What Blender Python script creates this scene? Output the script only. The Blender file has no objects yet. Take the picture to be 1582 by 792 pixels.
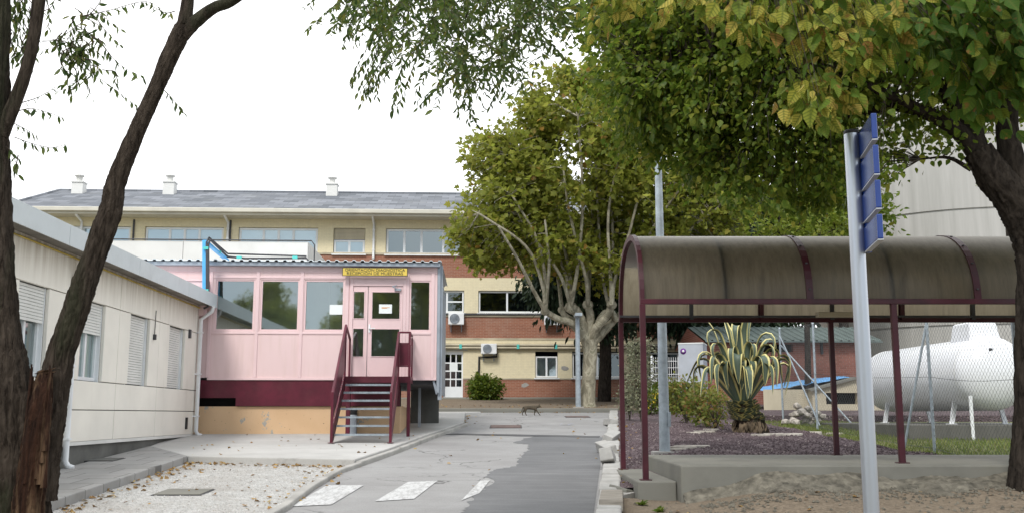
import bpy, bmesh, math, random
import numpy as np
from mathutils import Vector, Matrix
R = math.radians
random.seed(7); RNG = np.random.default_rng(7)
SC = bpy.context.scene
COL = SC.collection

# ------------------------------------------------------------------ survey helpers: where a sight line meets a plane of the place
F, CX, CY, H = 1560.0, 791.0, 396.0, 1.6
TH = math.atan(244 / F); CT, ST = math.cos(TH), math.sin(TH)
PHI = R(2.5); CP, SP = math.cos(PHI), math.sin(PHI)      # the buildings' grid is turned 2.5 degrees
SL = 0.048                                               # the yard climbs away from the camera
def ray(u, v):
    x = (u - CX) / F; y = (CY - v) / F
    return (x, CT - y * ST, ST + y * CT)
def W(u, v, Y):
    d = ray(u, v); t = Y / d[1]
    return (d[0] * t, Y, H + d[2] * t)
def G(u, v, h=0.0):
    d = ray(u, v); t = (H - h) / (SL * d[1] - d[2])
    return (d[0] * t, d[1] * t, H + d[2] * t)
def A(u, v, b):
    d = ray(u, v); t = b / (-d[0] * SP + d[1] * CP)
    return ((d[0] * CP + d[1] * SP) * t, H + d[2] * t)
def PB(u, v, a):
    d = ray(u, v); t = a / (d[0] * CP + d[1] * SP)
    return ((-d[0] * SP + d[1] * CP) * t, H + d[2] * t)
def toA(p): return (p[0] * CP + p[1] * SP, -p[0] * SP + p[1] * CP, p[2])
def gz(y): return SL * max(-20, min(y, 50))

# ------------------------------------------------------------------ materials
MATS = {}
def nodes(name):
    m = bpy.data.materials.new(name); m.use_nodes = True
    nt = m.node_tree; nt.nodes.clear()
    out = nt.nodes.new('ShaderNodeOutputMaterial')
    return m, nt, out
def N(nt, t, **kw):
    n = nt.nodes.new(t)
    for k, v in kw.items():
        if k in n.inputs: n.inputs[k].default_value = v
        else: setattr(n, k, v)
    return n
def c4(c): return (c[0], c[1], c[2], 1)
def ramp(nt, stops, interp='LINEAR'):
    r = nt.nodes.new('ShaderNodeValToRGB'); r.color_ramp.interpolation = interp
    e = r.color_ramp.elements
    while len(e) < len(stops): e.new(0.5)
    for i, (p, c) in enumerate(stops): e[i].position = p; e[i].color = c4(c)
    return r
def mixc(nt, fac, a, b, blend='MIX'):
    m = nt.nodes.new('ShaderNodeMix'); m.data_type = 'RGBA'; m.blend_type = blend; m.clamp_factor = True
    for i, x in ((0, fac), (6, a), (7, b)):
        if hasattr(x, 'links'): nt.links.new(x, m.inputs[i])
        elif i == 0: m.inputs[0].default_value = x
        else: m.inputs[i].default_value = c4(x)
    return m.outputs[2]
def coords(nt, scale=(1, 1, 1), which='Object'):
    tc = nt.nodes.new('ShaderNodeTexCoord'); mp = nt.nodes.new('ShaderNodeMapping')
    nt.links.new(tc.outputs[which], mp.inputs[0]); mp.inputs['Scale'].default_value = scale
    return mp.outputs[0]
def noise(nt, vec, scale, detail=4, rough=.55, dist=0):
    n = N(nt, 'ShaderNodeTexNoise'); n.inputs['Scale'].default_value = scale; n.inputs['Detail'].default_value = detail
    n.inputs['Roughness'].default_value = rough; n.inputs['Distortion'].default_value = dist
    nt.links.new(vec, n.inputs['Vector']); return n.outputs['Fac']
def maprange(nt, val, a, b, c=0, d=1):
    m = N(nt, 'ShaderNodeMapRange'); nt.links.new(val, m.inputs[0])
    for i, x in enumerate((a, b, c, d)): m.inputs[i + 1].default_value = x
    return m.outputs[0]
def finish(m, nt, out, col, rough=.7, bumpv=None, bstr=.3, bdist=.01, metal=0, spec=.4):
    p = N(nt, 'ShaderNodeBsdfPrincipled')
    if hasattr(col, 'links'): nt.links.new(col, p.inputs['Base Color'])
    else: p.inputs['Base Color'].default_value = c4(col)
    if hasattr(rough, 'links'): nt.links.new(rough, p.inputs['Roughness'])
    else: p.inputs['Roughness'].default_value = rough
    p.inputs['Metallic'].default_value = metal; p.inputs['Specular IOR Level'].default_value = spec
    if bumpv is not None:
        b = N(nt, 'ShaderNodeBump'); b.inputs['Strength'].default_value = bstr; b.inputs['Distance'].default_value = bdist
        nt.links.new(bumpv, b.inputs['Height']); nt.links.new(b.outputs[0], p.inputs['Normal'])
    nt.links.new(p.outputs[0], out.inputs[0]); return m
def plain(name, col, rough=.6, var=.12, scale=3, metal=0, spec=.4, stretch=(1, 1, 1), fine=40, bstr=.15, dirt=None, dirt_amt=.35, dscale=1.2):
    m, nt, out = nodes(name); v = coords(nt, stretch)
    n1 = noise(nt, v, scale, 5); n2 = noise(nt, v, fine, 3)
    lo = tuple(max(0, x * (1 - var * 1.6)) for x in col); hi = tuple(min(1, x * (1 + var)) for x in col)
    r = ramp(nt, [(.3, lo), (.7, hi)]); nt.links.new(n1, r.inputs[0]); c = r.outputs[0]
    if dirt:
        n3 = noise(nt, v, dscale, 8, .65)
        c = mixc(nt, maprange(nt, n3, .5, .72, 0, dirt_amt), c, dirt)
    return finish(m, nt, out, c, rough, n2, bstr, .004, metal, spec)
def M(name): return MATS[name]

MATS['maroon'] = plain('maroon_paint_shaded', (.052, .005, .012), .42, .25, 4, bstr=.08, dirt=(.10, .05, .05), dirt_amt=.3)  # same maroon as the skirt and stairs, with tree shade put into the colour
MATS['maroon_panel'] = plain('maroon_paint_lit', (.105, .011, .026), .4, .22, 3, bstr=.08, dirt=(.15, .06, .06), dirt_amt=.3)  # brighter copy of that maroon for the unshaded skirt and stairs
MATS['white_paint'] = plain('white_paint', (.80, .81, .82), .4, .06, 3)
MATS['white_frame'] = plain('white_frame', (.78, .80, .82), .35, .05, 2)
MATS['shutter'] = plain('roller_shutter_slats', (.74, .74, .71), .5, .06, 2)
MATS['grey_trim'] = plain('grey_metal_trim', (.36, .40, .45), .4, .12, 2, metal=.3, dirt=(.2, .2, .2))
MATS['fascia'] = plain('pale_metal_fascia', (.70, .75, .78), .4, .05, 1.2, metal=.1, dirt=(.42, .44, .45), dirt_amt=.4)
MATS['galv'] = plain('galvanised_steel', (.36, .41, .45), .5, .16, 9, metal=.25, spec=.5)
MATS['wire'] = plain('dull_wire', (.10, .105, .11), .7, .1, 4)
MATS['dead_agave'] = plain('dry_brown_leaf', (.13, .095, .06), .9, .45, 6, bstr=.5)
MATS['cabinet'] = plain('grey_white_cabinet', (.42, .44, .48), .5, .08, 2, dirt=(.3, .3, .3))
MATS['alu'] = plain('brushed_aluminium', (.50, .53, .58), .38, .03, 2, metal=.95, stretch=(1, 1, .1))
MATS['blue_sign'] = plain('blue_sign_enamel', (.011, .040, .21), .2, .1, 2, spec=.6)
MATS['blue_tray'] = plain('blue_tray_paint', (.10, .42, .78), .4, .1, 3)
MATS['black'] = plain('black_rubber', (.02, .02, .022), .6, .2, 5)
MATS['void'] = plain('dark_opening', (.008, .008, .008), .9, .2, 5)
MATS['dark_grey'] = plain('dark_grey', (.06, .06, .065), .6, .2, 5)
MATS['yellow_sign'] = plain('yellow_sign_plate', (.72, .53, .10), .4, .06, 2)
MATS['ink'] = plain('sign_lettering', (.03, .03, .025), .5, .1, 5)
MATS['paper'] = plain('paper_sheet', (.82, .86, .86), .7, .03, 2)
MATS['orange_ink'] = plain('orange_print', (.7, .3, .08), .7, .05, 2)
MATS['cyan'] = plain('turquoise_clip', (.10, .55, .50), .5, .1, 3)
MATS['yellow_pipe'] = plain('yellow_gas_pipe', (.55, .40, .05), .5, .2, 5)
MATS['concrete'] = plain('weathered_concrete', (.40, .385, .36), .85, .14, 1.6, fine=60, bstr=.3, dirt=(.16, .15, .13), dirt_amt=.5)
MATS['slab'] = plain('grey_slab_concrete', (.20, .195, .17), .85, .16, 1.2, fine=50, bstr=.35, dirt=(.12, .12, .09), dirt_amt=.5)
MATS['dark_concrete'] = plain('damp_plinth_concrete', (.15, .15, .14), .85, .25, 1.4, fine=40, bstr=.4, dirt=(.07, .07, .06), dirt_amt=.7)
MATS['rough_conc'] = plain('rough_rubble_concrete', (.16, .145, .115), .95, .4, 9, fine=45, bstr=1.0, dirt=(.07, .06, .045), dirt_amt=.6)
MATS['stained_conc'] = plain('stained_plinth_concrete', (.135, .13, .115), .9, .2, 1.2, stretch=(1, 1, .4), bstr=.4, dirt=(.035, .035, .03), dirt_amt=.85)
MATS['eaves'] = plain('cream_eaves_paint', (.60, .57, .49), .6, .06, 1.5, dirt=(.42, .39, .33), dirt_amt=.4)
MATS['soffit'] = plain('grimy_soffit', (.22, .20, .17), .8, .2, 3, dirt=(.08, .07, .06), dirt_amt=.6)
MATS['kerb'] = plain('whitewashed_kerb', (.40, .39, .37), .8, .12, 4, bstr=.4, dirt=(.28, .27, .25), dirt_amt=.7, dscale=3)
MATS['white_gravel'] = plain('x', (.6, .6, .6))
MATS['parapet'] = plain('white_render_panels', (.72, .71, .68), .7, .05, .8, dirt=(.55, .54, .5), dirt_amt=.4)
MATS['tank'] = plain('white_tank_paint', (.82, .83, .86), .28, .03, 1, spec=.5, dirt=(.66, .66, .66), dirt_amt=.35, bstr=.02)
MATS['beige_int'] = plain('interior_wall', (.70, .76, .72), .8, .08, 1)
MATS['int_floor'] = plain('interior_floor', (.25, .25, .24), .6, .1, 1)
MATS['wood_grey'] = plain('weathered_wood', (.30, .27, .23), .85, .25, 3, stretch=(1, 8, 8), bstr=.5)
MATS['rust'] = plain('rusty_iron', (.18, .13, .12), .7, .25, 8, metal=.3, bstr=.4)
MATS['tarp'] = plain('blue_tarpaulin', (.17, .42, .78), .45, .15, 5, bstr=.3)
MATS['cream_low'] = plain('cream_render', (.52, .46, .34), .85, .1, 1.4, stretch=(1, 1, .3), dirt=(.3, .27, .2), dirt_amt=.6)
MATS['green_roof'] = plain('green_sheet_roof', (.13, .165, .155), .6, .12, 2, dirt=(.09, .10, .09))
MATS['stone'] = plain('pale_stone', (.45, .41, .36), .85, .25, 6, bstr=.6)
MATS['red_tin'] = plain('painted_tin', (.5, .05, .03), .4)
MATS['purple'] = plain('purple_logo', (.14, .03, .22), .4)
MATS['blue_paper'] = plain('blue_white_paper', (.35, .4, .8), .6)

def pinkmat():
    m, nt, out = nodes('pink_enamelled_panel'); v = coords(nt, (1, 1, .35))
    n1 = noise(nt, v, 1.6, 6); n2 = noise(nt, coords(nt, (3, 3, .3)), 3, 6)
    r = ramp(nt, [(.3, (.72, .535, .535)), (.7, (.78, .59, .585))]); nt.links.new(n1, r.inputs[0])
    c = mixc(nt, maprange(nt, n2, .48, .72, 0, .5), r.outputs[0], (.66, .49, .46))
    return finish(m, nt, out, c, .5, noise(nt, v, 20), .06, .004)
MATS['pink'] = pinkmat()
MATS['pink_frame'] = plain('pink_frame_paint', (.77, .57, .575), .4, .04, 2)

def tanmat():
    m, nt, out = nodes('flaking_tan_plinth'); v = coords(nt)
    n1 = noise(nt, v, 1.2, 5); r = ramp(nt, [(.3, (.60, .40, .235)), (.7, (.67, .465, .285))]); nt.links.new(n1, r.inputs[0])
    n2 = noise(nt, v, 2.2, 8, .7)
    c = mixc(nt, maprange(nt, n2, .615, .63), r.outputs[0], (.36, .35, .32))
    n3 = noise(nt, v, 30, 2); c = mixc(nt, maprange(nt, n3, .72, .74), c, (.12, .08, .05))
    return finish(m, nt, out, c, .8, n2, .25, .01)
MATS['tan'] = tanmat()

def stained(name, base, stain, ztop, length):
    # rain streaks: real dirt, running down from the eave
    m, nt, out = nodes(name); v = coords(nt)
    n1 = noise(nt, v, 1.1, 6); lo = tuple(x * .88 for x in base)
    r = ramp(nt, [(.3, lo), (.7, base)]); nt.links.new(n1, r.inputs[0])
    g = N(nt, 'ShaderNodeNewGeometry'); s = N(nt, 'ShaderNodeSeparateXYZ'); nt.links.new(g.outputs['Position'], s.inputs[0])
    zf = maprange(nt, s.outputs['Z'], ztop - length, ztop)
    st = noise(nt, coords(nt, (5, 5, .25)), 1.5, 5, .6)
    mul = N(nt, 'ShaderNodeMath', operation='MULTIPLY'); nt.links.new(zf, mul.inputs[0]); nt.links.new(maprange(nt, st, .35, .7), mul.inputs[1])
    c = mixc(nt, mul.outputs[0], r.outputs[0], stain)
    st2 = noise(nt, coords(nt, (2.2, 2.2, .3)), 1.2, 7, .7)
    c = mixc(nt, maprange(nt, st2, .58, .85, 0, .28), c, stain)
    return finish(m, nt, out, c, .8, noise(nt, v, 55), .25, .004)

def brickmat(name, c1, c2, mortar, scale=1.0, bw=.25, rh=.075, axis='xz', stainc=(.42, .36, .30)):
    m, nt, out = nodes(name)
    tc = N(nt, 'ShaderNodeTexCoord'); s = N(nt, 'ShaderNodeSeparateXYZ'); nt.links.new(tc.outputs['Object'], s.inputs[0])
    cb = N(nt, 'ShaderNodeCombineXYZ'); nt.links.new(s.outputs['X'], cb.inputs[0]); nt.links.new(s.outputs['Z' if axis == 'xz' else 'Y'], cb.inputs[1])
    b = N(nt, 'ShaderNodeTexBrick'); nt.links.new(cb.outputs[0], b.inputs['Vector'])
    b.inputs['Color1'].default_value = c4(c1); b.inputs['Color2'].default_value = c4(c2); b.inputs['Mortar'].default_value = c4(mortar)
    b.inputs['Scale'].default_value = scale; b.inputs['Brick Width'].default_value = bw; b.inputs['Row Height'].default_value = rh
    b.inputs['Mortar Size'].default_value = .008; b.inputs['Bias'].default_value = 0
    n = noise(nt, tc.outputs['Object'], .7, 7, .65)
    c = mixc(nt, maprange(nt, n, .5, .8, 0, .45), b.outputs['Color'], stainc)
    n2 = noise(nt, tc.outputs['Object'], 6, 4); c = mixc(nt, maprange(nt, n2, .3, .7, 0, .25), c, tuple(x * .6 for x in c1))
    return finish(m, nt, out, c, .9, b.outputs['Fac'], .25, -.006, spec=.12)
MATS['brick'] = brickmat('red_brick', (.36, .155, .10), (.29, .12, .08), (.40, .27, .20))
MATS['brick2'] = brickmat('outbuilding_brick', (.33, .13, .10), (.25, .095, .07), (.34, .22, .18))
MATS['cream'] = brickmat('cream_painted_brick', (.80, .71, .49), (.77, .68, .47), (.70, .62, .43), stainc=(.71, .64, .48))
MATS['slate'] = brickmat('slate_roof', (.25, .26, .285), (.12, .13, .145), (.06, .065, .07), bw=.7, rh=.62, axis='xy', stainc=(.25, .25, .24))
MATS['panel_conc'] = stained('precast_wall_panel', (.88, .84, .76), (.46, .39, .30), 3.95, .62)

def towermat():
    m, nt, out = nodes('board_marked_tower_concrete'); v = coords(nt, (2.2, 2.2, .12))
    n1 = noise(nt, v, 1.3, 7, .65); r = ramp(nt, [(.3, (.38, .37, .345)), (.7, (.50, .485, .46))]); nt.links.new(n1, r.inputs[0])
    return finish(m, nt, out, r.outputs[0], .9, n1, .3, .02)
MATS['tower'] = towermat()

def ground_mat(name, cols, scale, fine, spots=None, bstr=.6, bdist=.02, big=None, rough=.95):
    m, nt, out = nodes(name); v = coords(nt)
    n1 = noise(nt, v, fine, 6, .7); r = ramp(nt, cols); nt.links.new(n1, r.inputs[0]); c = r.outputs[0]
    vo = N(nt, 'ShaderNodeTexVoronoi'); vo.inputs['Scale'].default_value = scale; nt.links.new(v, vo.inputs['Vector'])
    sep = N(nt, 'ShaderNodeSeparateColor'); nt.links.new(vo.outputs['Color'], sep.inputs[0])
    c = mixc(nt, maprange(nt, sep.outputs[0], .0, 1, 0, .75), c, tuple(x * .55 for x in cols[0][1]))
    if spots: c = mixc(nt, maprange(nt, sep.outputs[1], spots[1], spots[1] + .01), c, spots[0])
    if big:
        nb = noise(nt, v, big[2], 6, .65); c = mixc(nt, maprange(nt, nb, .42, .68, 0, big[1]), c, big[0])
    return finish(m, nt, out, c, rough, vo.outputs['Distance'], bstr, bdist)
MATS['gravel_white'] = ground_mat('white_gravel', [(.3, (.47, .46, .44)), (.7, (.68, .67, .65))], 60, 9, ((.30, .25, .20), .965), .7, .015, ((.30, .27, .24), .7, .7))
MATS['gravel_purple'] = ground_mat('purple_volcanic_gravel', [(.3, (.115, .083, .090)), (.7, (.19, .14, .148))], 24, 5, ((.36, .30, .28), .955), 1.0, .04, ((.08, .055, .06), .6, .9))
MATS['dirt'] = ground_mat('dry_dirt', [(.3, (.17, .13, .092)), (.7, (.26, .205, .15))], 30, 4, ((.12, .09, .06), .965), .5, .015, ((.19, .15, .105), .7, .6))
MATS['earth'] = ground_mat('open_ground', [(.3, (.20, .17, .12)), (.7, (.28, .24, .18))], 8, 1, None, .5, .02, ((.12, .14, .06), .8, .15))
MATS['grass_base'] = ground_mat('turf', [(.3, (.10, .14, .035)), (.7, (.19, .22, .07))], 30, 3, ((.26, .22, .12), .9), .8, .03, ((.22, .19, .11), .7, .5))

def asphalt(name, lo, hi, streak, cracks=True, flecks=.06):
    m, nt, out = nodes(name); v = coords(nt)
    n1 = noise(nt, v, .8, 8, .65, .4); r = ramp(nt, [(.3, lo), (.7, hi)]); nt.links.new(n1, r.inputs[0])
    n2 = noise(nt, v, 55, 3, .8); c = mixc(nt, maprange(nt, n2, .35, .7, 0, .45), r.outputs[0], tuple(x * .55 for x in lo))
    n3 = noise(nt, coords(nt, (.5, 3.5, 1)), 1.3, 6, .7); c = mixc(nt, maprange(nt, n3, .5, .75, 0, .55), c, streak)
    if cracks:
        vo = N(nt, 'ShaderNodeTexVoronoi', feature='DISTANCE_TO_EDGE'); vo.inputs['Scale'].default_value = .42
        dn = N(nt, 'ShaderNodeVectorMath', operation='ADD'); nn = N(nt, 'ShaderNodeTexNoise'); nn.inputs['Scale'].default_value = 1.6; nn.inputs['Detail'].default_value = 5
        nt.links.new(v, nn.inputs['Vector']); nt.links.new(v, dn.inputs[0]); nt.links.new(nn.outputs['Color'], dn.inputs[1]); nt.links.new(dn.outputs[0], vo.inputs['Vector'])
        mk = noise(nt, v, .35, 3)
        mul = N(nt, 'ShaderNodeMath', operation='MULTIPLY'); nt.links.new(maprange(nt, vo.outputs['Distance'], .003, .010, .8, 0), mul.inputs[0]); nt.links.new(maprange(nt, mk, .45, .55), mul.inputs[1])
        c = mixc(nt, mul.outputs[0], c, (.08, .078, .075))
    return finish(m, nt, out, c, .88, n2, .35, .006)
MATS['road'] = asphalt('old_pale_asphalt', (.27, .262, .258), (.37, .365, .36), (.24, .235, .23))
MATS['patch'] = asphalt('newer_dark_asphalt', (.13, .131, .135), (.195, .196, .20), (.25, .25, .25), False)
MATS['trench'] = asphalt('bitumen_seal', (.09, .09, .095), (.13, .13, .13), (.16, .16, .16), False)
def forecourt_mat():
    m, nt, out = nodes('pale_forecourt_concrete'); v = coords(nt)
    n1 = noise(nt, v, .7, 8, .65); r = ramp(nt, [(.3, (.40, .39, .37)), (.7, (.53, .52, .50))]); nt.links.new(n1, r.inputs[0])
    n2 = noise(nt, coords(nt, (.6, 3, 1)), 1.6, 7, .75); c = mixc(nt, maprange(nt, n2, .55, .7, 0, .55), r.outputs[0], (.22, .21, .20))
    n3 = noise(nt, v, 70, 2); c = mixc(nt, maprange(nt, n3, .4, .7, 0, .25), c, (.30, .29, .28))
    return finish(m, nt, out, c, .85, n3, .25, .005)
MATS['forecourt'] = forecourt_mat()
def paver_mat():
    m, nt, out = nodes('grey_paver_walk'); v = coords(nt)
    b = N(nt, 'ShaderNodeTexBrick'); nt.links.new(v, b.inputs['Vector']); b.inputs['Scale'].default_value = 1
    b.inputs['Brick Width'].default_value = .62; b.inputs['Row Height'].default_value = .62; b.inputs['Mortar Size'].default_value = .010; b.offset = 0.5
    b.inputs['Color1'].default_value = (.34, .33, .32, 1); b.inputs['Color2'].default_value = (.29, .285, .275, 1); b.inputs['Mortar'].default_value = (.15, .145, .14, 1)
    n = noise(nt, v, 1.1, 8, .7); c = mixc(nt, maprange(nt, n, .48, .72, 0, .5), b.outputs['Color'], (.18, .17, .155))
    return finish(m, nt, out, c, .88, b.outputs['Fac'], .3, -.006)
MATS['pavers'] = paver_mat()
def worn_paint():
    m, nt, out = nodes('worn_white_road_paint'); v = coords(nt)
    n = noise(nt, coords(nt, (5, 1.2, 1)), 4, 8, .75); c = mixc(nt, maprange(nt, n, .44, .60, 0, .92), (.56, .56, .555), (.34, .335, .33))
    return finish(m, nt, out, c, .75, n, .2, .004)
MATS['zebra'] = worn_paint()

def glassmat(name, refl, tint, rough=.03, refl_tint=(.80, .88, .88)):
    m, nt, out = nodes(name)
    g = N(nt, 'ShaderNodeBsdfGlossy'); g.inputs['Roughness'].default_value = rough; g.inputs['Color'].default_value = c4(refl_tint)
    t = N(nt, 'ShaderNodeBsdfTransparent'); t.inputs['Color'].default_value = c4(tint)
    lw = N(nt, 'ShaderNodeFresnel'); lw.inputs['IOR'].default_value = 1.5
    ad = N(nt, 'ShaderNodeMath', operation='ADD', use_clamp=True); nt.links.new(lw.outputs[0], ad.inputs[0]); ad.inputs[1].default_value = refl
    b = N(nt, 'ShaderNodeBump'); b.inputs['Strength'].default_value = .02; b.inputs['Distance'].default_value = .05
    nt.links.new(noise(nt, coords(nt), 1.3, 1), b.inputs['Height']); nt.links.new(b.outputs[0], g.inputs['Normal'])
    mx = N(nt, 'ShaderNodeMixShader'); nt.links.new(ad.outputs[0], mx.inputs[0]); nt.links.new(t.outputs[0], mx.inputs[1]); nt.links.new(g.outputs[0], mx.inputs[2])
    nt.links.new(mx.outputs[0], out.inputs[0]); return m
MATS['glass'] = glassmat('reflective_window_glass', .33, (.78, .88, .83))
MATS['glass_far'] = glassmat('sky_reflecting_glass', .32, (.80, .88, .92), .03)
MATS['glass_mid'] = glassmat('grey_window_glass', .26, (.4, .46, .5), .03)
MATS['glass_dark'] = glassmat('dark_window_glass', .12, (.3, .36, .42), .03)
MATS['net_curtain'] = plain('pale_blind', (.74, .82, .86), .8, .05, 1)
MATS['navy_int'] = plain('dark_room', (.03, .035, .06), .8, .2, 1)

def canopy_mat():
    m, nt, out = nodes('smoked_polycarbonate'); v = coords(nt)
    st = noise(nt, coords(nt, (4, 2, .3)), 3.0, 8, .75); n = noise(nt, v, 1.6, 7, .65)
    c1 = mixc(nt, maprange(nt, st, .42, .72), (.085, .074, .056), (.035, .029, .021)); c1 = mixc(nt, maprange(nt, n, .4, .7, 0, .6), c1, (.115, .105, .09))
    d = N(nt, 'ShaderNodeBsdfDiffuse'); nt.links.new(c1, d.inputs[0])
    t = N(nt, 'ShaderNodeBsdfTranslucent'); nt.links.new(mixc(nt, maprange(nt, st, .38, .70), (.47, .405, .285), (.30, .25, .17)), t.inputs[0])
    g = N(nt, 'ShaderNodeBsdfGlossy'); g.inputs['Roughness'].default_value = .34; g.inputs[0].default_value = (.62, .60, .56, 1)
    m1 = N(nt, 'ShaderNodeMixShader'); m1.inputs[0].default_value = .55; nt.links.new(d.outputs[0], m1.inputs[1]); nt.links.new(t.outputs[0], m1.inputs[2])
    tr = N(nt, 'ShaderNodeBsdfTransparent'); tr.inputs[0].default_value = (.40, .35, .27, 1)
    m0 = N(nt, 'ShaderNodeMixShader'); m0.inputs[0].default_value = .14; nt.links.new(m1.outputs[0], m0.inputs[1]); nt.links.new(tr.outputs[0], m0.inputs[2])
    fr = N(nt, 'ShaderNodeFresnel'); fr.inputs['IOR'].default_value = 1.45
    m2 = N(nt, 'ShaderNodeMixShader'); nt.links.new(fr.outputs[0], m2.inputs[0]); nt.links.new(m0.outputs[0], m2.inputs[1]); nt.links.new(g.outputs[0], m2.inputs[2])
    nt.links.new(m2.outputs[0], out.inputs[0]); return m
MATS['canopy'] = canopy_mat()

def leafmat(name, stops, trans=.45, rough=.45):
    m, nt, out = nodes(name)
    g = N(nt, 'ShaderNodeNewGeometry'); r = ramp(nt, stops); nt.links.new(g.outputs['Random Per Island'], r.inputs[0])
    n = noise(nt, coords(nt), 1.2, 3); hs = mixc(nt, maprange(nt, n, .35, .7, 0, .45), r.outputs[0], tuple(x * .55 for x in stops[0][1]))
    n2 = noise(nt, coords(nt), 25, 2); hs = mixc(nt, maprange(nt, n2, .4, .7, 0, .3), hs, tuple(min(1, x * 1.25) for x in stops[-1][1]))
    p = N(nt, 'ShaderNodeBsdfPrincipled'); nt.links.new(hs, p.inputs['Base Color']); p.inputs['Roughness'].default_value = rough; p.inputs['Specular IOR Level'].default_value = .35
    t = N(nt, 'ShaderNodeBsdfTranslucent'); nt.links.new(mixc(nt, .5, hs, (.25, .27, .02), 'ADD') if False else hs, t.inputs[0])
    mx = N(nt, 'ShaderNodeMixShader'); mx.inputs[0].default_value = trans; nt.links.new(p.outputs[0], mx.inputs[1]); nt.links.new(t.outputs[0], mx.inputs[2])
    nt.links.new(mx.outputs[0], out.inputs[0]); return m
MATS['leaf_plane'] = leafmat('plane_leaf', [(0, (.16, .22, .032)), (.5, (.28, .35, .05)), (.9, (.40, .45, .085)), (.98, (.40, .36, .08)), (1, (.44, .23, .06))], .66)
MATS['leaf_mulb'] = leafmat('broad_green_leaf', [(0, (.06, .125, .015)), (.5, (.12, .205, .022)), (.85, (.21, .275, .034)), (1, (.36, .34, .055))], .62, .5)
MATS['leaf_ash'] = leafmat('narrow_leaf', [(0, (.032, .072, .018)), (.5, (.062, .12, .024)), (.9, (.12, .18, .03)), (1, (.22, .20, .04))], .5, .5)
MATS['leaf_dark'] = leafmat('conifer_spray', [(0, (.012, .028, .014)), (.6, (.025, .048, .022)), (1, (.045, .07, .03))], .15, .6)
MATS['leaf_lime'] = leafmat('lime_green_leaf', [(0, (.11, .17, .015)), (.6, (.19, .25, .025)), (1, (.30, .31, .05))], .5)
MATS['leaf_bush'] = leafmat('bush_leaf', [(0, (.06, .11, .015)), (.6, (.12, .19, .02)), (1, (.2, .23, .03))], .4)
MATS['leaf_rose'] = leafmat('rose_leaf', [(0, (.10, .18, .03)), (.5, (.20, .27, .04)), (.85, (.30, .28, .06)), (1, (.38, .16, .09))], .5)
MATS['leaf_silver'] = leafmat('silvery_leaf', [(0, (.14, .15, .09)), (.6, (.24, .25, .16)), (1, (.34, .34, .22))], .3)
MATS['leaf_dead'] = leafmat('fallen_leaf', [(0, (.16, .085, .04)), (.5, (.28, .155, .07)), (.9, (.36, .24, .12)), (1, (.6, .42, .06))], .1, .8)
MATS['petal'] = leafmat('yellow_petal', [(0, (.6, .42, .02)), (1, (.8, .6, .05))], .3)
MATS['grass'] = leafmat('grass_blade', [(0, (.10, .16, .025)), (.7, (.19, .25, .05)), (1, (.30, .27, .12))], .35)
def yleaf(nm, stops):
    m, nt, out = nodes(nm)
    uv = N(nt, 'ShaderNodeUVMap'); s = N(nt, 'ShaderNodeSeparateXYZ'); nt.links.new(uv.outputs[0], s.inputs[0])
    g = N(nt, 'ShaderNodeNewGeometry'); r = ramp(nt, stops); nt.links.new(g.outputs['Random Per Island'], r.inputs[0])
    # green veins: |x| along with slanted side veins from UV
    ab = N(nt, 'ShaderNodeMath', operation='ABSOLUTE'); nt.links.new(s.outputs['X'], ab.inputs[0])
    su = N(nt, 'ShaderNodeMath', operation='MULTIPLY_ADD'); nt.links.new(ab.outputs[0], su.inputs[0]); su.inputs[1].default_value = -.7; nt.links.new(s.outputs['Y'], su.inputs[2])
    mu = N(nt, 'ShaderNodeMath', operation='MULTIPLY'); nt.links.new(su.outputs[0], mu.inputs[0]); mu.inputs[1].default_value = 6
    fr = N(nt, 'ShaderNodeMath', operation='PINGPONG'); nt.links.new(mu.outputs[0], fr.inputs[0]); fr.inputs[1].default_value = .5
    c = mixc(nt, maprange(nt, fr.outputs[0], .0, .28, .75, 0), r.outputs[0], (.085, .125, .02))
    c = mixc(nt, maprange(nt, ab.outputs[0], .0, .08, .7, 0), c, (.10, .14, .02))
    n = noise(nt, coords(nt), 16, 3); c = mixc(nt, maprange(nt, n, .60, .7, 0, .7), c, (.28, .12, .04))
    p = N(nt, 'ShaderNodeBsdfPrincipled'); nt.links.new(c, p.inputs['Base Color']); p.inputs['Roughness'].default_value = .6; p.inputs['Specular IOR Level'].default_value = .2
    t = N(nt, 'ShaderNodeBsdfTranslucent'); nt.links.new(c, t.inputs[0])
    mx = N(nt, 'ShaderNodeMixShader'); mx.inputs[0].default_value = .4; nt.links.new(p.outputs[0], mx.inputs[1]); nt.links.new(t.outputs[0], mx.inputs[2])
    nt.links.new(mx.outputs[0], out.inputs[0]); return m
MATS['leaf_yellow'] = yleaf('autumn_yellow_leaf', [(0, (.09, .17, .02)), (.35, (.22, .27, .035)), (.7, (.42, .38, .06)), (.92, (.52, .42, .09)), (1, (.34, .17, .05))])
MATS['leaf_near'] = yleaf('veined_green_leaf', [(0, (.035, .09, .012)), (.5, (.065, .14, .016)), (.85, (.14, .21, .025)), (1, (.32, .30, .05))])

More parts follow.
